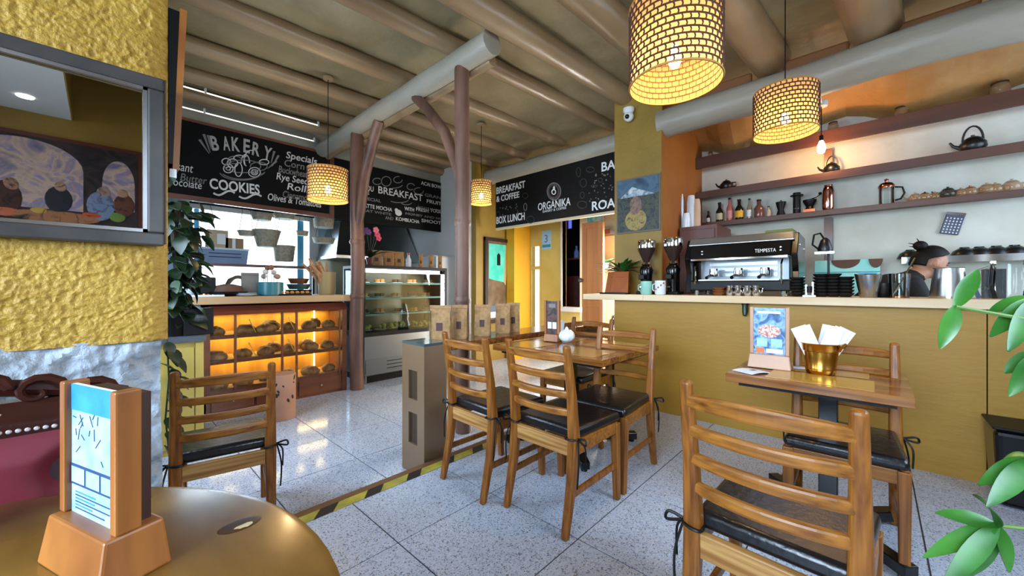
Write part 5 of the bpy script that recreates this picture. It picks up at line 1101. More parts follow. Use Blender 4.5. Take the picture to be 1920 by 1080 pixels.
# ------------------------------------------------------------------ bar shelves
SF = 5.17
def shelf(label, zb, th):
    t = thing('bar_shelf', label, 'shelf', (0, 0, 0)); MB().box(SF, 5.40, -1.78, 1.65, zb + th - .03, zb + th).build('shelf_board', REDW, t); MB().box(SF - .025, SF, -1.78, 1.65, zb, zb + th).build('fascia', REDW, t, bevel=.003); return zb + th
z1 = shelf('lowest reddish bar shelf lined with bottles and teapots', 1.945, .055); z2 = shelf('middle reddish bar shelf with black kettles', 2.305, .085); z3 = shelf('top reddish bar shelf with a deep fascia', 2.685, .14)
yu = uX(1553, 5.3)[0]
t = thing('shelf_upright', 'vertical wooden upright joining the bar shelves', 'post', (0, 0, 0)); 
for (a_, c_) in ((1.45, 1.94), (z1, 2.29), (z2, 2.67)): boxes('upright_piece', REDW, (5.3, 5.40, yu - .035, yu + .035, a_, c_), parent=t)
def sh(u, X=5.27): return uX(u, X)[0]
def bottle(label, u, m, lab_m, h=.27, r=.035, z=None, neck=.4):
    t = thing('bottle', label, 'bottle', (5.27, sh(u), z or z1), 0, 'bottles on the lowest bar shelf'); MB().lathe([(r * .9, 0), (r, .01), (r, h * .55), (r * neck, h * .74), (r * neck, h * .92)], (0, 0, 0), 16).build('bottle_glass', m, t, True); MB().lathe([(r * .48, h * .92), (r * .48, h), (.001, h)], (0, 0, 0), 12).build('stopper', BLACK, t, True)
    if lab_m: MB().lathe([(r * 1.02, h * .14), (r * 1.02, h * .45)], (0, 0, 0), 16, False).build('label', lab_m, t, True)
BG = mat('dark_bottle_glass', '#15120e', .1)
bottle('small dark bottle with white strip at the left shelf end', 1328, BG, PAPER, .16, .022); bottle('dark wine bottle with cream label', 1349, BG, mat('cream_label', '#b8b08a', .7), .25, .04); bottle('pink rose bottle with pale label', 1368, mat('rose_glass', '#b8655a', .15), mat('rose_label', '#c88a80', .7), .29, .036); bottle('dark bottle with bright yellow label', 1386, BG, mat('yellow_label', '#d8a01c', .6), .255, .045); bottle('slim clear bottle with small white label', 1405, mat('clear_bottle', '#8a7a62', .1), PAPER, .25, .026); bottle('short brown decanter with stopper', 1423, mat('brown_decanter', '#6a4434', .12), None, .22, .05)
bottle('tiny pale cruet between decanter and grinder', 1441, mat('cruet', '#a89a84', .2), None, .13, .025)
def shelf_thing(name, label, cat, u, z, X=5.27): return thing(name, label, cat, (X, sh(u, X), z))
t = shelf_thing('hand_grinder', 'black waisted hand grinder on the lowest bar shelf', 'grinder', 1464, z1); MB().lathe([(.04, 0), (.042, .02), (.028, .07), (.042, .12), (.05, .16), (.02, .165)], (0, 0, 0), 16).build('grinder_body', BLACK, t, True); MB().lathe([(.012, .165), (.012, .18)], (0, 0, 0), 10).build('cap', CHROME, t)
t = shelf_thing('press_brewer', 'tall black cylinder press brewer with flanged top', 'brewer', 1494, z1); MB().lathe([(.035, 0), (.035, .2), (.06, .205), (.06, .215), (.036, .22), (.036, .24), (.001, .24)], (0, 0, 0), 18).build('cylinder', BLACK, t, True); MB().lathe([(.037, .06), (.037, .065)], (0, 0, 0), 18, False).build('band', CHROME, t)
t = shelf_thing('crank_mill', 'black coffee mill with a crank handle on the lowest bar shelf', 'mill', 1518, z1); boxes('mill_box', COPPER, (-.05, .05, -.05, .05, 0, .04), parent=t); MB().lathe([(.045, .04), (.03, .07), (.06, .13), (.06, .145), (.001, .15)], (0, 0, 0), 16).build('mill_bowl', BLACK, t, True); MB().tube([(0, 0, .15), (0, -.06, .165), (0, -.09, .19)], .006, 6).build('crank', CHROME, t, True); MB().sph((0, -.09, .2), .016, n=10, m=6).build('crank_knob', BLACK, t, True)
t = shelf_thing('copper_flask', 'tall shiny copper flask before the shelf upright', 'flask', 1553, z1, 5.22); MB().lathe([(.04, 0), (.05, .03), (.05, .2), (.04, .24), (.03, .25), (.001, .25)], (0, 0, 0), 20).build('flask_body', mat('pink_copper', '#c08a7c', .12, 1), t, True); MB().lathe([(.032, .25), (.032, .265), (.001, .27)], (0, 0, 0), 14).build('lid', COPPER, t, True)
t = shelf_thing('french_press', 'glass french press with dark metal frame and handle', 'french press', 1662, z1); MB().lathe([(.055, .01), (.055, .17)], (0, 0, 0), 20, False).build('beaker', GLASS, t, True); MB().lathe([(.06, .17), (.062, .19), (.045, .215), (.012, .225), (.012, .24), (.02, .25), (.001, .262)], (0, 0, 0), 20).build('plunger_lid', COPPER, t, True)
for a in (.6, 2.2, 3.8, 5.4): MB().tube([(.058 * math.cos(a), .058 * math.sin(a), 0), (.058 * math.cos(a), .058 * math.sin(a), .18)], .004, 5).build('frame_bar', FRB, t)
MB().tube([(0, -.06, .17), (0, -.11, .16), (0, -.125, .1), (0, -.1, .05), (0, -.06, .04)], .008, 8).build('handle', BLACK, t, True)
AMB = mat('amber_teapot_glass', '#a8825c', .06, alpha=.55, spec=.8)
def teapot(label, u, m, r=.055, lid=None, z=None, X=5.27, hoop=False, group='teapots on the bar shelves'):
    t = thing('teapot', label, 'teapot', (X, sh(u, X), z or z1), 0, group)
    MB().lathe([(r * .7, 0), (r, r * .45), (r * .95, r * .95), (r * .6, r * 1.35), (r * .55, r * 1.4)], (0, 0, 0), 18).build('pot_body', m, t, True); MB().lathe([(r * .6, r * 1.38), (r * .4, r * 1.55), (r * .12, r * 1.6), (r * .16, r * 1.75), (.001, r * 1.8)], (0, 0, 0), 14).build('lid', lid or m, t, True)
    MB().tube([(0, r * .85, r * .6), (0, r * 1.35, r * .9), (0, r * 1.6, r * 1.35)], [r * .22, r * .14, r * .09], 8).build('spout', m, t, True)
    if hoop: MB().tube([(0, r * .7 * math.cos(a), r * 1.2 + r * 1.5 * math.sin(a)) for a in [PI * k / 10 for k in range(11)]], r * .09, 6).build('hoop_handle', lid or m, t, True)
    else: MB().tube([(0, -r * .8, r * 1.1), (0, -r * 1.45, r * 1.05), (0, -r * 1.4, r * .5), (0, -r * .9, r * .4)], r * .1, 6).build('handle', lid or m, t, True)
BK = mat('cast_iron', '#0c0d0e', .35)
for (u, r, lab, lid) in ((1716, .052, 'clear glass teapot right of the french press', None), (1734, .05, 'clear glass teapot with dark lid, second after the french press', BK), (1753, .046, 'small clear glass teapot before the black lidded one', None), (1777, .062, 'glass teapot with big black lid and handle', BK), (1801, .05, 'clear glass teapot right of the black lidded one', None), (1819, .055, 'smoky teapot with reddish lid', COPPER), (1850, .06, 'clear glass teapot near the right shelf end', None), (1866, .056, 'clear glass teapot with bright highlights near the shelf end', None), (1897, .064, 'last amber teapot at the right end of the shelf', None)):
    teapot(lab, u, AMB if lid is not BK or u != 1777 else mat('smoke_glass', '#3a322c', .08, alpha=.7), r, lid)
teapot('black iron kettle at the left of the middle bar shelf', 1362, BK, .075, z=z2, hoop=False); teapot('black iron kettle with hoop handle by the bare bulb', 1559, BK, .072, z=z2, hoop=True); teapot('black iron kettle with tall hoop handle on the middle shelf right', 1824, BK, .085, z=z2, hoop=True)
for (u, lab, r, h) in ((1332, 'small dark jar at the left of the top bar shelf', .03, .06), (1400, 'glass jar on the top bar shelf', .045, .16), (1562, 'round glass jar on the top shelf near the bulb', .045, .09), (1690, 'round glass jar on the top shelf centre', .05, .09), (1875, 'large glass jar at the right of the top shelf', .06, .11)):
    t = thing('glass_jar', lab, 'jar', (5.27, sh(u), z3), 0, 'jars on the top bar shelf'); MB().lathe([(r * .9, 0), (r, r * .4), (r, h * .7), (r * .8, h), (r * .75, h)], (0, 0, 0), 16, False).build('jar_body', AMB, t, True); MB().lathe([(r * .85, h), (r * .85, h + .015), (.001, h + .02)], (0, 0, 0), 14).build('lid', mat('jar_lid', '#5a4a3a', .3, .7), t, True)
# cupboard with paper cups
t = thing('brown_cupboard', 'red brown cupboard between pillar and espresso machine', 'cupboard', (0, 0, 0)); boxes('carcass', mat('redbrown_panel', '#5a3228', .45), (4.55, 5.1, 1.24, 1.63, 0, 1.88), parent=t); boxes('door', mat('redbrown_panel', '#5a3228'), (4.53, 4.55, 1.26, 1.61, .1, 1.84), parent=t, bevel=.004); MB().sph((4.52, 1.3, 1.4), .012, n=8, m=6).build('knob', CHROME, t, True)
for (u, X, n, m, lab) in ((1275, 4.7, 22, PORC, 'tallest stack of cream paper cups at the left on the cupboard'), (1287, 4.62, 6, PORC, 'short stack of cream paper cups at the front of the cupboard'), (1296, 4.72, 20, mat('cup_white', '#cfd2d6', .6), 'tall stack of white paper cups on the cupboard'), (1306, 4.74, 17, mat('cup_tan', '#c8a488', .7), 'tall stack of tan paper cups on the cupboard'), (1284, 4.95, 27, mat('cup_cream', '#c8b49a', .7), 'tall cup stack at the back against the pillar')):
    t = thing('paper_cup_stack', lab, 'cups', (X, uX(u, X)[0], 1.88), 0, 'stacks of paper cups')
    cm = MB().lathe([(.045, 0), (.046, .004), (.034, .09), (.001, .09)], (0, 0, 0), 16).mesh('cup', m, True)
    for k in range(n): o = bpy.data.objects.new('cup', cm); C.objects.link(o); o.parent = t; o.location = (0, 0, k * .0155)
# grater on the wall
t = thing('box_grater', 'steel grater hanging slanted on the plaster wall', 'grater', (5.385, uX(1786, 5.385)[0], zv(419, uX(1786, 5.385)[1]))); M = Matrix.Rotation(math.radians(14), 4, 'X')
MB().box(-.008, .008, -.06, .06, -.1, .1).xf(M).build('grater_plate', mat('grater_dark', '#3a3a44', .3, .8), t, bevel=.004); MB().box(-.016, -.008, -.06, .06, .075, .1).xf(M).build('grip', CHROME, t)
b = MB()
for i in range(5):
    for j in range(6): b.sph((-.009, -.044 + .022 * i, -.085 + .026 * j), .004, .006, .008, 6, 4)
b.xf(M).build('grater_holes', PAPER, t)['kind'] = 'stuff'
# back counter, steel rail with bowls, teal box
t = thing('back_counter', 'dark back counter under the bar wall', 'counter', (0, 0, 0)); boxes('carcass', BLACK, (4.95, 5.39, -1.78, 1.2, 0, .87), parent=t); boxes('top', STEEL, (4.93, 5.39, -1.78, 1.2, .87, .9), parent=t)
t = thing('teal_carton', 'teal printed carton with round brown cut outs behind the bar', 'carton', (0, 0, 0)); ya, yb = uX(1527, 5.0)[0], uX(1650, 5.0)[0]; d = uX(1590, 5.0)[1]; zt, zb = zv(487, d), .9
TEAL = mat('teal_print', '#74d0c8', .5, col2='#a8e6d8', scale=3); boxes('carton_body', TEAL, (5.0, 5.22, yb, ya, zb, zt), parent=t, bevel=.004)
for (u, rw) in ((1585, .11), (1642, .05)):
    Y = uX(u, 5.0)[0]; pts = [(4.998, Y + rw * math.cos(a), zt - .0 - .085 * math.sin(a)) for a in [PI * k / 12 for k in range(13)]]; MB().prism(pts, (-.003, 0, 0)).build('brown_cutout', mat('cutout_brown', '#5a3418', .6), t)
boxes('carton_seam', mat('teal_dark', '#2f7a80', .5), (4.996, 4.999, yb, ya, zt - .125, zt - .118), parent=t)
boxes('bright_panel', mat('sky_cyan', '#46b4dc', .5), (4.996, 4.999, uX(1645, 5.0)[0], uX(1610, 5.0)[0], zt - .23, zt - .13), parent=t)
t = thing('steel_wall_rail', 'steel wall shelf at the far right of the bar', 'shelf', (0, 0, 0)); ya = uX(1690, 5.25)[0]; boxes('rail_board', STEEL, (5.2, 5.399, -1.78, ya, 1.43, 1.47), parent=t); boxes('rail_lip', CHROME, (5.19, 5.2, -1.78, ya, 1.42, 1.48), parent=t)
for (u, lab) in ((1706, 'black bowl upside down left of the barista on the steel shelf'), (1808, 'black bowl upside down just right of the barista'), (1836, 'second black bowl upside down right of the barista'), (1868, 'third black bowl upside down right of the barista'), (1902, 'black bowl upside down at the right picture edge')):
    t = thing('black_bowl', lab, 'bowl', (5.3, uX(u, 5.3)[0], 1.471), 0, 'black bowls on the steel shelf'); MB().lathe([(.09, 0), (.088, .01), (.07, .05), (.035, .075), (.001, .078)], (0, 0, 0), 20).build('bowl_shell', BK, t, True); MB().lathe([(.03, .075), (.03, .085), (.001, .085)], (0, 0, 0), 14).build('foot_ring', BK, t)
# things along the bar worktop, right of the machine
def bar_at(u, X): return (X, uX(u, X)[0], BT)
for i, (u, n) in enumerate(((1495, 6), (1540, 7), (1562, 7), (1585, 6))):
    t = thing('black_cup_stack', ('stack of black saucers at the foot of the espresso machine', 'left stack of black cups right of the espresso machine', 'middle stack of black cups right of the espresso machine', 'right stack of black cups right of the espresso machine')[i], 'cups', bar_at(u, 3.78), 0, 'black cup stacks on the bar')
    cm = MB().lathe([(.03, 0), (.05, .02), (.052, .03), (.046, .03), (.001, .01)], (0, 0, 0), 16).mesh('cup', BK, True)
    for k in range(n): o = bpy.data.objects.new('cup', cm); C.objects.link(o); o.parent = t; o.location = (0, 0, k * .024)
t = thing('measuring_stand', 'small chrome stand between the black cup stacks', 'stand', bar_at(1518, 3.72)); boxes('stand_base', CHROME, (-.03, .03, -.04, .04, 0, .01), parent=t); boxes('stand_post', CHROME, (-.01, .01, -.025, -.015, .01, .11), (-.01, .01, .015, .025, .01, .09), parent=t); MB().lathe([(.02, .03), (.022, .08)], (0, 0, 0), 12).build('cup', BLACK, t, True)
t = thing('steel_tumbler', 'tapered steel tumbler on the bar in front of teal carton', 'tumbler', bar_at(1628, 3.75)); MB().lathe([(.045, 0), (.048, .005), (.075, .165), (.072, .165), (.044, .01), (.001, .01)], (0, 0, 0), 22).build('tumbler_body', STEEL, t, True); MB().lathe([(.0755, .16), (.077, .166)], (0, 0, 0), 22, False).build('rim', CHROME, t)
t = thing('black_mug', 'squat black mug between tumbler and water glass', 'cup', bar_at(1657, 3.82)); MB().lathe([(.035, 0), (.05, .03), (.055, .1), (.05, .1), (.03, .02), (.001, .02)], (0, 0, 0), 18).build('mug_body', BK, t, True); MB().tube([(0, .05, .08), (0, .085, .07), (0, .08, .035), (0, .045, .03)], .006, 6).build('handle', BK, t, True)
t = thing('spoon_glass', 'straight clear glass holding a long spoon before the barista', 'glass', bar_at(1686, 3.75)); MB().lathe([(.05, 0), (.055, .165), (.052, .165), (.047, .01), (.001, .01)], (0, 0, 0), 20).build('glass_body', GLASS, t, True); MB().tube([(0, .03, .012), (0, -.075, .27)], .005, 6).build('spoon', CHROME, t, True); MB().lathe([(.05, .0), (.05, .012), (.001, .013)], (0, 0, 0), 18).build('residue', COPPER, t, True)
t = thing('steel_bucket', 'large tapered steel bucket on the bar hiding the barista', 'bucket', bar_at(1779, 3.95)); MB().lathe([(.09, 0), (.092, .01), (.072, .2), (.076, .205), (.068, .205), (.083, .02), (.001, .02)], (0, 0, 0), 28).build('bucket_body', STEEL, t, True); MB().lathe([(.093, 0), (.094, .012)], (0, 0, 0), 28, False).build('base_band', CHROME, t)
t = thing('glass_jug', 'clear glass jug at the far right end of the bar', 'jug', bar_at(1893, 3.85)); MB().lathe([(.07, 0), (.085, .1), (.075, .22), (.08, .24)], (0, 0, 0), 22, False).build('jug_body', GLASS, t, True); MB().tube([(0, .08, .2), (0, .13, .18), (0, .13, .08), (0, .085, .06)], .008, 8).build('handle', GLASS, t, True)
t = thing('knife_box', 'dark box with a blue handle beside it at the right of the bar', 'box', bar_at(1856, 4.0)); boxes('box_body', mat('dark_box', '#1c1a1a', .4), (-.05, .05, -.06, .03, 0, .19), parent=t); MB().bar((-.04, .05, .0), (-.04, .09, .13), .02, .02).build('blue_handle', mat('navy_plastic', '#1c2a5a', .4), t)
t = thing('wooden_bowl_stack', 'small stack of wooden bowls under the espresso machine', 'bowls', bar_at(1348, 3.74))
for k in range(3): MB().lathe([(.03, .022 * k), (.055, .022 * k + .025), (.05, .022 * k + .025), (.001, .022 * k + .006)], (0, 0, 0), 18).build('bowl', mat('bowl_wood', '#8a5430', .4), t, True)
for i, u in enumerate((1368, 1384, 1402, 1418)):
    t = thing('chrome_pitcher', ('first', 'second', 'third', 'fourth')[i] + ' small chrome milk pitcher from the left below the machine', 'pitcher', bar_at(u, 3.72), 0, 'chrome pitchers below the machine'); MB().lathe([(.024, 0), (.03, .02), (.024, .07), (.027, .085), (.022, .085), (.001, .01)], (0, 0, 0), 16).build('pitcher_body', CHROME, t, True); MB().tube([(0, -.024, .075), (0, -.045, .065), (0, -.042, .03), (0, -.026, .02)], .004, 6).build('handle', CHROME, t, True)
t = thing('kettle_on_stand', 'black gooseneck kettle on a small stand beside the machine', 'kettle', bar_at(1544, 4.0)); boxes('stand_base', BLACK, (-.05, .05, -.05, .05, 0, .01), parent=t); MB().tube([(.03, -.03, .01), (.03, -.03, .34)], .008, 6).build('stand_post', BLACK, t); boxes('stand_tray', CHROME, (-.06, .06, -.07, .05, .34, .355), parent=t); MB().lathe([(.045, .356), (.05, .38), (.03, .45), (.012, .47), (.001, .475)], (0, -.01, 0), 16).build('kettle_body', BK, t, True); MB().tube([(0, .03, .38), (0, .07, .42), (0, .06, .5), (0, .02, .51), (0, -.0, .47)], .008, 6).build('kettle_handle', BK, t, True)
# black bin
yb0 = uX(1858, 3.42)[0]; t = thing('waste_bin', 'black rounded waste bin against the bar front at the right edge', 'bin', (3.5, yb0 - .17, 0)); MB().hexa([(-.13, -.15, 0), (.13, -.15, 0), (.13, .15, 0), (-.13, .15, 0)], [(-.15, -.17, .42), (.15, -.17, .42), (.15, .17, .42), (-.15, .17, .42)]).build('bin_body', BLACKG, t, bevel=.03, seg=3); boxes('bin_rim', BLACK, (-.155, .155, -.175, .175, .42, .435), parent=t, bevel=.006)

# ------------------------------------------------------------------ red tufted chair
RED = mat('burgundy_velvet', '#5c0a1a', .65, col2='#700f22', scale=4); MAHO = mat('mahogany', '#2c0f0a', .28, col2='#3c1710', scale=5, coat=.4)
cx, cy_, W_ = -.40, 1.70, .86
t = thing('tufted_armchair', 'burgundy buttoned armchair with carved dark wood crest behind round table', 'armchair', (cx, cy_, 0))
b = MB(); nx, nz = 60, 44
BUT = [(-.33 + .22 * i + (.11 if j % 2 else 0), .40 + .15 * j) for j in range(3) for i in range(4)]
vs_ = []
for i in range(nx + 1):
    for j in range(nz + 1):
        x_ = -.36 + .72 * i / nx; z_ = .34 + .47 * j / nz; dmin = sorted(math.hypot(x_ - p[0], z_ - p[1]) for p in BUT); dep = .04 * math.exp(-(dmin[0] / .035) ** 2) + .006 * math.exp(-((dmin[1] - dmin[0]) / .012) ** 2) * max(0, 1 - dmin[0] / .13)
        edge = min(i, nx - i, j, nz - j) / 6; vs_.append((x_, -.10 + dep + .03 * max(0, 1 - edge), z_))
fs_ = [(i * (nz + 1) + j, (i + 1) * (nz + 1) + j, (i + 1) * (nz + 1) + j + 1, i * (nz + 1) + j + 1) for i in range(nx) for j in range(nz)]
b.add(vs_, fs_).build('tufted_back', RED, t, True)
for p in BUT:
    if abs(p[0]) < .34 and .36 < p[1] < .79: MB().sph((p[0], -.062, p[1]), .013, .008, .013, 8, 6).build('button', mat('dark_button', '#2a0612', .5), t, True)
boxes('back_board', MAHO, (-.42, .42, -.07, -.02, .3, .9), parent=t)
for k in range(49): MB().sph((-.36 + .015 * k, -.10,   .826 + .012 * math.cos((k - 24) / 24 * PI / 2)), .0055, .005, .0055, 6, 5).build('nail', mat('pearl_nail', '#cfc8c4', .25, .4), t, True)
pts = [(-.45 + .9 * k / 24, -.05, .88 + .075 * math.cos((k - 12) / 12 * PI / 2) ** .8) for k in range(25)]
MB().tube(pts, .022, 8).build('crest_rail', MAHO, t, True)
for k in range(-4, 5):
    x_ = k * .095; zc_ = .885 + .07 * math.cos(k / 4.6 * PI / 2); s_ = 1 if k >= 0 else -1
    sp = [(x_ + s_ * (.05 - .0036 * q) * math.cos(q * .55), -.075, zc_ + (.045 - .0032 * q) * math.sin(q * .55)) for q in range(13)]
    MB().tube(sp, [.013 - .0006 * q for q in range(13)], 7).build('carved_scroll', MAHO, t, True)
boxes('seat_cushion', RED, (-.36, .36, -.6, -.1, .3, .46), parent=t, bevel=.03); boxes('seat_frame', MAHO, (-.4, .4, -.62, -.06, .24, .3), parent=t, bevel=.01)
for s_ in (-1, 1):
    MB().tube([(s_ * .42, -.05, .72), (s_ * .44, -.25, .66), (s_ * .45, -.45, .65), (s_ * .45, -.56, .63), (s_ * .45, -.58, .58), (s_ * .45, -.54, .56)], [.025, .026, .028, .03, .028, .02], 8).build('arm', MAHO, t, True)
    MB().tube([(s_ * .44, -.5, .62), (s_ * .42, -.46, .45), (s_ * .4, -.5, .28)], .022, 8).build('arm_support', MAHO, t, True)
    for y_ in (-.56, -.1): MB().tube([(s_ * .37, y_, .25), (s_ * .39, y_ - .02, .1), (s_ * .38, y_, 0)], [.03, .022, .018], 8).build('leg', MAHO, t, True)
nb = dup(bpy.data.objects['napkin_bucket'], (-.26, 1.2, .75), 1.2, 'napkin bucket at the left picture edge on the round table')

# ------------------------------------------------------------------ plants
def W3(u, v, d):
    l_ = (u - 960) / FPX * d; return Vector((cY * d + sY * l_, sY * d - cY * l_, EYE - (v - 538) * d / FPX))
pot = Vector((1.50, -.62, 0)); t = thing('umbrella_plant', 'bright green umbrella plant with long leaflets at the right edge', 'plant', tuple(pot))
MB().lathe([(.11, 0), (.15, .26), (.16, .28), (.14, .28), (.13, .24), (.001, .24)], (0, 0, 0), 24).build('pot', mat('terracotta', '#8a4a30', .7), t, True)
MB().lathe([(.13, .235), (.001, .245)], (0, 0, 0), 20).build('soil', mat('soil', '#1c120c', .9), t)
def rel(p): return tuple(Vector(p) - pot)
hubs = [((1868, 985), .85, [(1764, 958, 1), (1752, 1030, 1), (1782, 1090, 1), (1835, 1110, 1), (1905, 1075, 1), (1868, 925, .6)], .04), ((1935, 862), .82, [(1882, 858, 1), (1853, 895, 1), (1868, 935, 1), (1905, 945, 1), (1990, 900, 1), (1960, 800, 1)], .042),
        ((1792, 575), .9, [(1838, 500, .9), (1772, 645, .9)], .038), ((1945, 560), .88, [(1858, 578, 1), (1872, 612, 1), (1905, 640, 1), (2010, 520, 1), (1990, 640, 1)], .045), ((1955, 660), .84, [(1884, 695, 1), (1905, 730, 1), (2010, 720, 1), (1990, 610, 1)], .042)]
core = [Vector((0, 0, .24)), Vector((.02, .03, .6)), Vector((0, .05, .95)), Vector((.03, .06, 1.3))]
MB().tube(core, [.014, .012, .01, .007], 8).build('stem', mat('green_stem', '#5a7a34', .6), t, True)
for (hp, d, tips, wd) in hubs:
    h_ = W3(hp[0], hp[1], d); hr = Vector(rel(h_)); st_ = min(core, key=lambda c_: abs(c_.z - hr.z + .12))
    MB().tube([st_, st_.lerp(hr, .5) + Vector((0, 0, .05)), hr], [.006, .005, .004], 6).build('petiole', mat('green_stem', '#5a7a34'), t, True)
    for k, (u_, v_, s_) in enumerate(tips):
        tip = Vector(rel(W3(u_, v_, d * (1 - .06 * (k % 3) + .04)))); dv = tip - hr
        leaf_mesh(MB(), hr, dv, dv.length * 1.05, wd, up=(-.5, -.3, .8), curl=.12 + .1 * (k % 2), n=8).build('leaf', LEAFB if k % 3 != 2 else LEAF, t, True)
X, d = uY(340, CYF + .22)
t = thing('pothos_plant', 'dense dark trailing pothos on the yellow cabinet in the corner', 'plant', (X - .04, CYF + .2, .8)); MB().lathe([(.09, 0), (.12, .18), (.125, .19), (.11, .19), (.001, .17)], (0, 0, 0), 20).build('pot', BLACK, t, True)
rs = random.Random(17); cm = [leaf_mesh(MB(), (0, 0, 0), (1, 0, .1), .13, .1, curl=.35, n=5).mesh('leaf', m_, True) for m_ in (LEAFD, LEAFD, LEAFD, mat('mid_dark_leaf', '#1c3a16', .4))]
MB().tube([(0, 0, .15), (.01, 0, .5), (-.01, .02, .85), (.03, .02, 1.1)], .02, 8).build('moss_pole', mat('moss_pole', '#2a1e12', .9), t, True)
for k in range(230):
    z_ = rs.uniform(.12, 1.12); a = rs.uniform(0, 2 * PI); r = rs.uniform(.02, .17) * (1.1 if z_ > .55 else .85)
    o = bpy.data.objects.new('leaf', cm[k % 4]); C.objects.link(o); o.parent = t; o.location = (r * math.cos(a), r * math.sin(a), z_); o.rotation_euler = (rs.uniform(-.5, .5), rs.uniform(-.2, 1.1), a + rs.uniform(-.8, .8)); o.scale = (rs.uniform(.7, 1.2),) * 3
# trailing vine leaves in front of the yellow cabinet
t = thing('trailing_vine', 'dark trailing vine hanging down the front of the yellow cabinet', 'plant', (uY(308, CYF)[0], CYF - .05, .8))
MB().tube([(.0, .1, .02), (.01, -.02, .0), (.02, -.03, -.3), (.0, -.03, -.6), (.02, -.03, -.85)], .006, 6).build('stem', LEAFD, t, True)
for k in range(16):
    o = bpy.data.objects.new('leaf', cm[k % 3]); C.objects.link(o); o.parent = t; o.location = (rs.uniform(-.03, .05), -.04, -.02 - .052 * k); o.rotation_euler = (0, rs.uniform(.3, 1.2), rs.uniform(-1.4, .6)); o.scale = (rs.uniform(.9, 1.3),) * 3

# ------------------------------------------------------------------ person behind the bar
HC = W3(1744, 494, 3.05)          # head centre
face = Vector((sY, -cY, 0)); face = (face + Vector((-.38, .02, 0))).normalized(); side = Vector((-face.y, face.x, 0))
base = HC - face * .30; base.z = 0
t = thing('person', 'person in black top with dark hair tied in a bun bending behind the bar', 'person', tuple(base))
def L3(f_, s_, z_): return face * f_ + side * s_ + Vector((0, 0, z_))
hz = HC.z
V = []; E_ = []; Rr = []
def sk(p, r, par=None):
    V.append(tuple(p)); Rr.append(r); i = len(V) - 1
    if par is not None: E_.append((par, i))
    return i
pel = sk(L3(-.22, 0, .88), .135); wa = sk(L3(-.12, 0, 1.02), .12, pel); cst = sk(L3(.06, 0, hz - .21), .135, wa); nk0 = sk(L3(.18, 0, hz - .12), .07, cst); nk1 = sk(L3(.27, 0, hz - .05), .055, nk0)
for s_ in (-1, 1):
    hip = sk(L3(-.22, .09 * s_, .80), .10, pel); kn = sk(L3(-.17, .10 * s_, .46), .065, hip); an = sk(L3(-.20, .10 * s_, .09), .042, kn); sk(L3(-.04, .11 * s_, .04), .04, an)
    shd = sk(L3(.12, .15 * s_, hz - .17), .07, cst); el = sk(L3(.20, .22 * s_, .98), .048, shd); wr = sk(L3(.42, .12 * s_, .98), .032, el); pm = sk(L3(.49, .10 * s_, .97), .028, wr)
    for q in range(4): f1 = sk(L3(.54, (.10 + .018 * (q - 1.5)) * s_, .965), .010, pm); sk(L3(.57 - .004 * abs(q - 1), (.10 + .02 * (q - 1.5)) * s_, .94), .010, f1)
    th_ = sk(L3(.50, .06 * s_, .965), .010, pm); sk(L3(.53, .05 * s_, .95), .009, th_)
bb = MB()
def ball(p, r): bb.lathe([(max(r * math.cos(-PI / 2 + PI * i / 10), .0008), r * math.sin(-PI / 2 + PI * i / 10)) for i in range(11)], p, 16)
for i, p in enumerate(V): ball(p, Rr[i])
for (i, j) in E_:
    p, q = Vector(V[i]), Vector(V[j]); bb.tube([p.lerp(q, k / 4) for k in range(5)], [Rr[i] + (Rr[j] - Rr[i]) * k / 4 for k in range(5)], 16)
# head: ellipsoid with nose, chin, brow, ears; tilted forward
hb = MB(); n_, m_n = 40, 28; tilt = Matrix.Rotation(.32, 3, 'Y')
for i in range(m_n + 1):
    al = -PI / 2 + PI * i / m_n; r = max(math.cos(al), .002)
    for j in range(n_):
        th = 2 * PI * j / n_; x_ = .098 * r * math.cos(th); y_ = .075 * r * math.sin(th); z_ = .118 * math.sin(al); fr = max(0, math.cos(th)) * r
        def bump(zc, zs, ys, amp): return amp * math.exp(-((z_ - zc) / zs) ** 2 - (y_ / ys) ** 2) * (1 if x_ > 0 else 0)
        x_ += bump(-.018, .018, .013, .026) + bump(.004, .022, .008, .012) + bump(-.052, .008, .02, .007) + bump(-.064, .008, .018, .007) + bump(-.088, .018, .025, .016) + bump(.03, .012, .04, .005)
        x_ -= (.008 * math.exp(-((z_ - .008) / .012) ** 2 - ((abs(y_) - .03) / .014) ** 2) if x_ > 0 else 0)
        if z_ < -.03: y_ *= 1 - .28 * min(1, (-.03 - z_) / .08)
        if abs(math.sin(th)) > .93 and -.03 < z_ < .03 and r > .8: y_ *= 1.12
        hb.v.append((x_, y_, z_))
for i in range(m_n):
    for j in range(n_): hb.f.append((i * n_ + j, i * n_ + (j + 1) % n_, (i + 1) * n_ + (j + 1) % n_, (i + 1) * n_ + j))
hb.f += [tuple(range(n_))[::-1], tuple(m_n * n_ + j for j in range(n_))]
RM = Matrix((face, side, Vector((0, 0, 1)))).transposed() @ tilt
HL = L3(.30, 0, hz)
hm = hb.xf(Matrix.Translation(HL) @ RM.to_4x4())
jm = bmesh.new()
for q_ in (bb, hm): tmp = q_.mesh('h', None); jm.from_mesh(tmp); bpy.data.meshes.remove(tmp)
bmesh.ops.recalc_face_normals(jm, faces=jm.faces); me = bpy.data.meshes.new('body'); jm.to_mesh(me); jm.free()
SKIN = mat('skin', '#a8765a', .5); CLOTH = mat('black_top', '#0b0b0d', .8); TROU = mat('dark_trousers', '#16161c', .8)
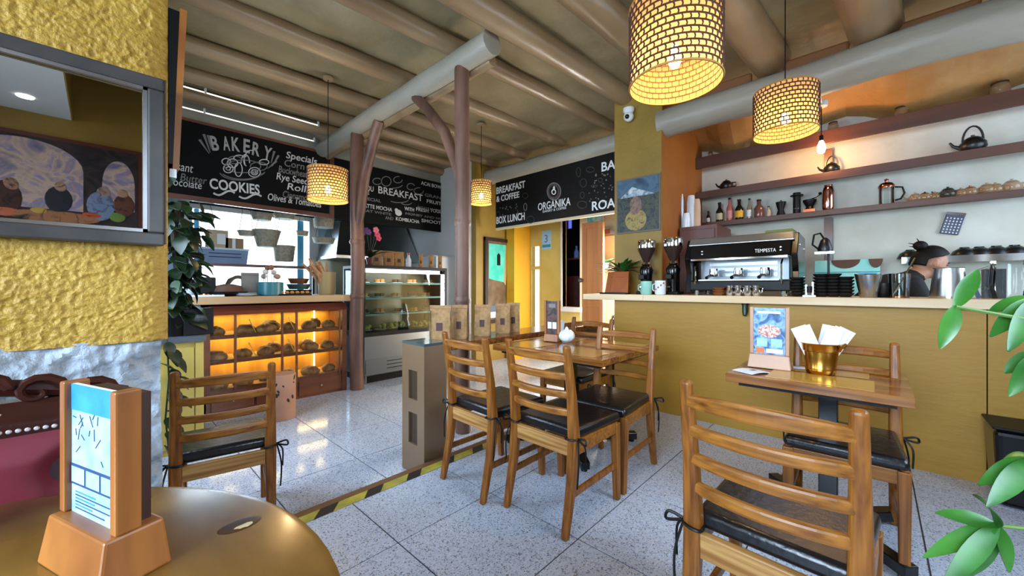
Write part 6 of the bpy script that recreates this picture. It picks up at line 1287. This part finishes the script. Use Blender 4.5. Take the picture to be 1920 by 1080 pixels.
ob = bpy.data.objects.new('body', me); C.objects.link(ob); rmod = ob.modifiers.new('r', 'REMESH'); rmod.mode = 'VOXEL'; rmod.voxel_size = .008; sm = ob.modifiers.new('s', 'SMOOTH'); sm.factor = .5; sm.iterations = 2
me2 = bpy.data.meshes.new_from_object(ob.evaluated_get(bpy.context.evaluated_depsgraph_get())); bpy.data.objects.remove(ob)
bm_ = bmesh.new(); bm_.from_mesh(me2); seen = set(); comps = []
for v0 in bm_.verts:
    if v0 in seen: continue
    st_ = [v0]; seen.add(v0); cc = []
    while st_:
        v_ = st_.pop(); cc.append(v_)
        for e_ in v_.link_edges:
            q_ = e_.other_vert(v_)
            if q_ not in seen: seen.add(q_); st_.append(q_)
    comps.append(cc)
comps.sort(key=len); bmesh.ops.delete(bm_, geom=[v_ for cc in comps[:-1] for v_ in cc], context='VERTS'); bm_.to_mesh(me2); bm_.free()
me2.materials.clear()
for m_ in (SKIN, CLOTH, TROU): me2.materials.append(m_)
for p in me2.polygons:
    c_ = p.center; f_ = c_.dot(face); p.use_smooth = True
    p.material_index = 0 if ((c_ - HL).length < .135 or (c_ - L3(.25, 0, hz - .075)).length < .065 or f_ > .40) else (1 if c_.z > .84 else 2)
body_o = bpy.data.objects.new('body', me2); C.objects.link(body_o); body_o.parent = t
# hair cap, bun, strands, eyes
HAIR = mat('dark_hair', '#090605', .6, spec=.2, col2='#120b09', scale=40, stretch=(1, 1, .2))
hc = MB(); n_, m_n = 30, 18
for i in range(m_n + 1):
    al = -.35 + (PI / 2 + .35) * i / m_n; r = math.cos(al)
    for j in range(n_ + 1):
        a0_ = (2.05 if al < .12 else 2.05 - (al - .12) * 2.2 if al < .5 else 1.21 * max(0, (1.0 - al) / .5)); th = a0_ + (2 * PI - 2 * a0_) * j / n_
        hc.v.append((.108 * r * math.cos(th) - .004, .086 * r * math.sin(th), .128 * math.sin(al) + .004))
for i in range(m_n):
    for j in range(n_): a = i * (n_ + 1) + j; hc.f.append((a, a + 1, a + n_ + 2, a + n_ + 1))
hr_o = hc.xf(Matrix.Translation(HL) @ RM.to_4x4()).build('hair', HAIR, t, True); so = hr_o.modifiers.new('t', 'SOLIDIFY'); so.thickness = .012; so.offset = 1
MB().sph((0, 0, 0), .045, .04, .04, 14, 10).xf(Matrix.Translation(HL) @ RM.to_4x4() @ Matrix.Translation((-.10, 0, .115))).build('hair_bun', HAIR, t, True)
for (a_, c_) in (((-.10, 0, .12), (-.17, .02, .12)), ((-.10, 0, .13), (-.15, -.02, .16)), ((-.1, 0, .1), (-.17, -.01, .09))): MB().tube([a_, c_], [.008, .002], 5).xf(Matrix.Translation(HL) @ RM.to_4x4()).build('hair_strand', HAIR, t, True)
for s_ in (-1, 1):
    MB().sph((.083, .03 * s_, .008), .009, .012, .007, 10, 6).xf(Matrix.Translation(HL) @ RM.to_4x4()).build('eye', BLACKG, t, True); MB().tube([(.088, .015 * s_, .028), (.086, .045 * s_, .026)], .004, 5).xf(Matrix.Translation(HL) @ RM.to_4x4()).build('eyebrow', HAIR, t, True)
    MB().sph((-.005, .082 * s_, -.002), .02, .008, .03, 10, 8).xf(Matrix.Translation(HL) @ RM.to_4x4()).build('ear', SKIN, t, True)
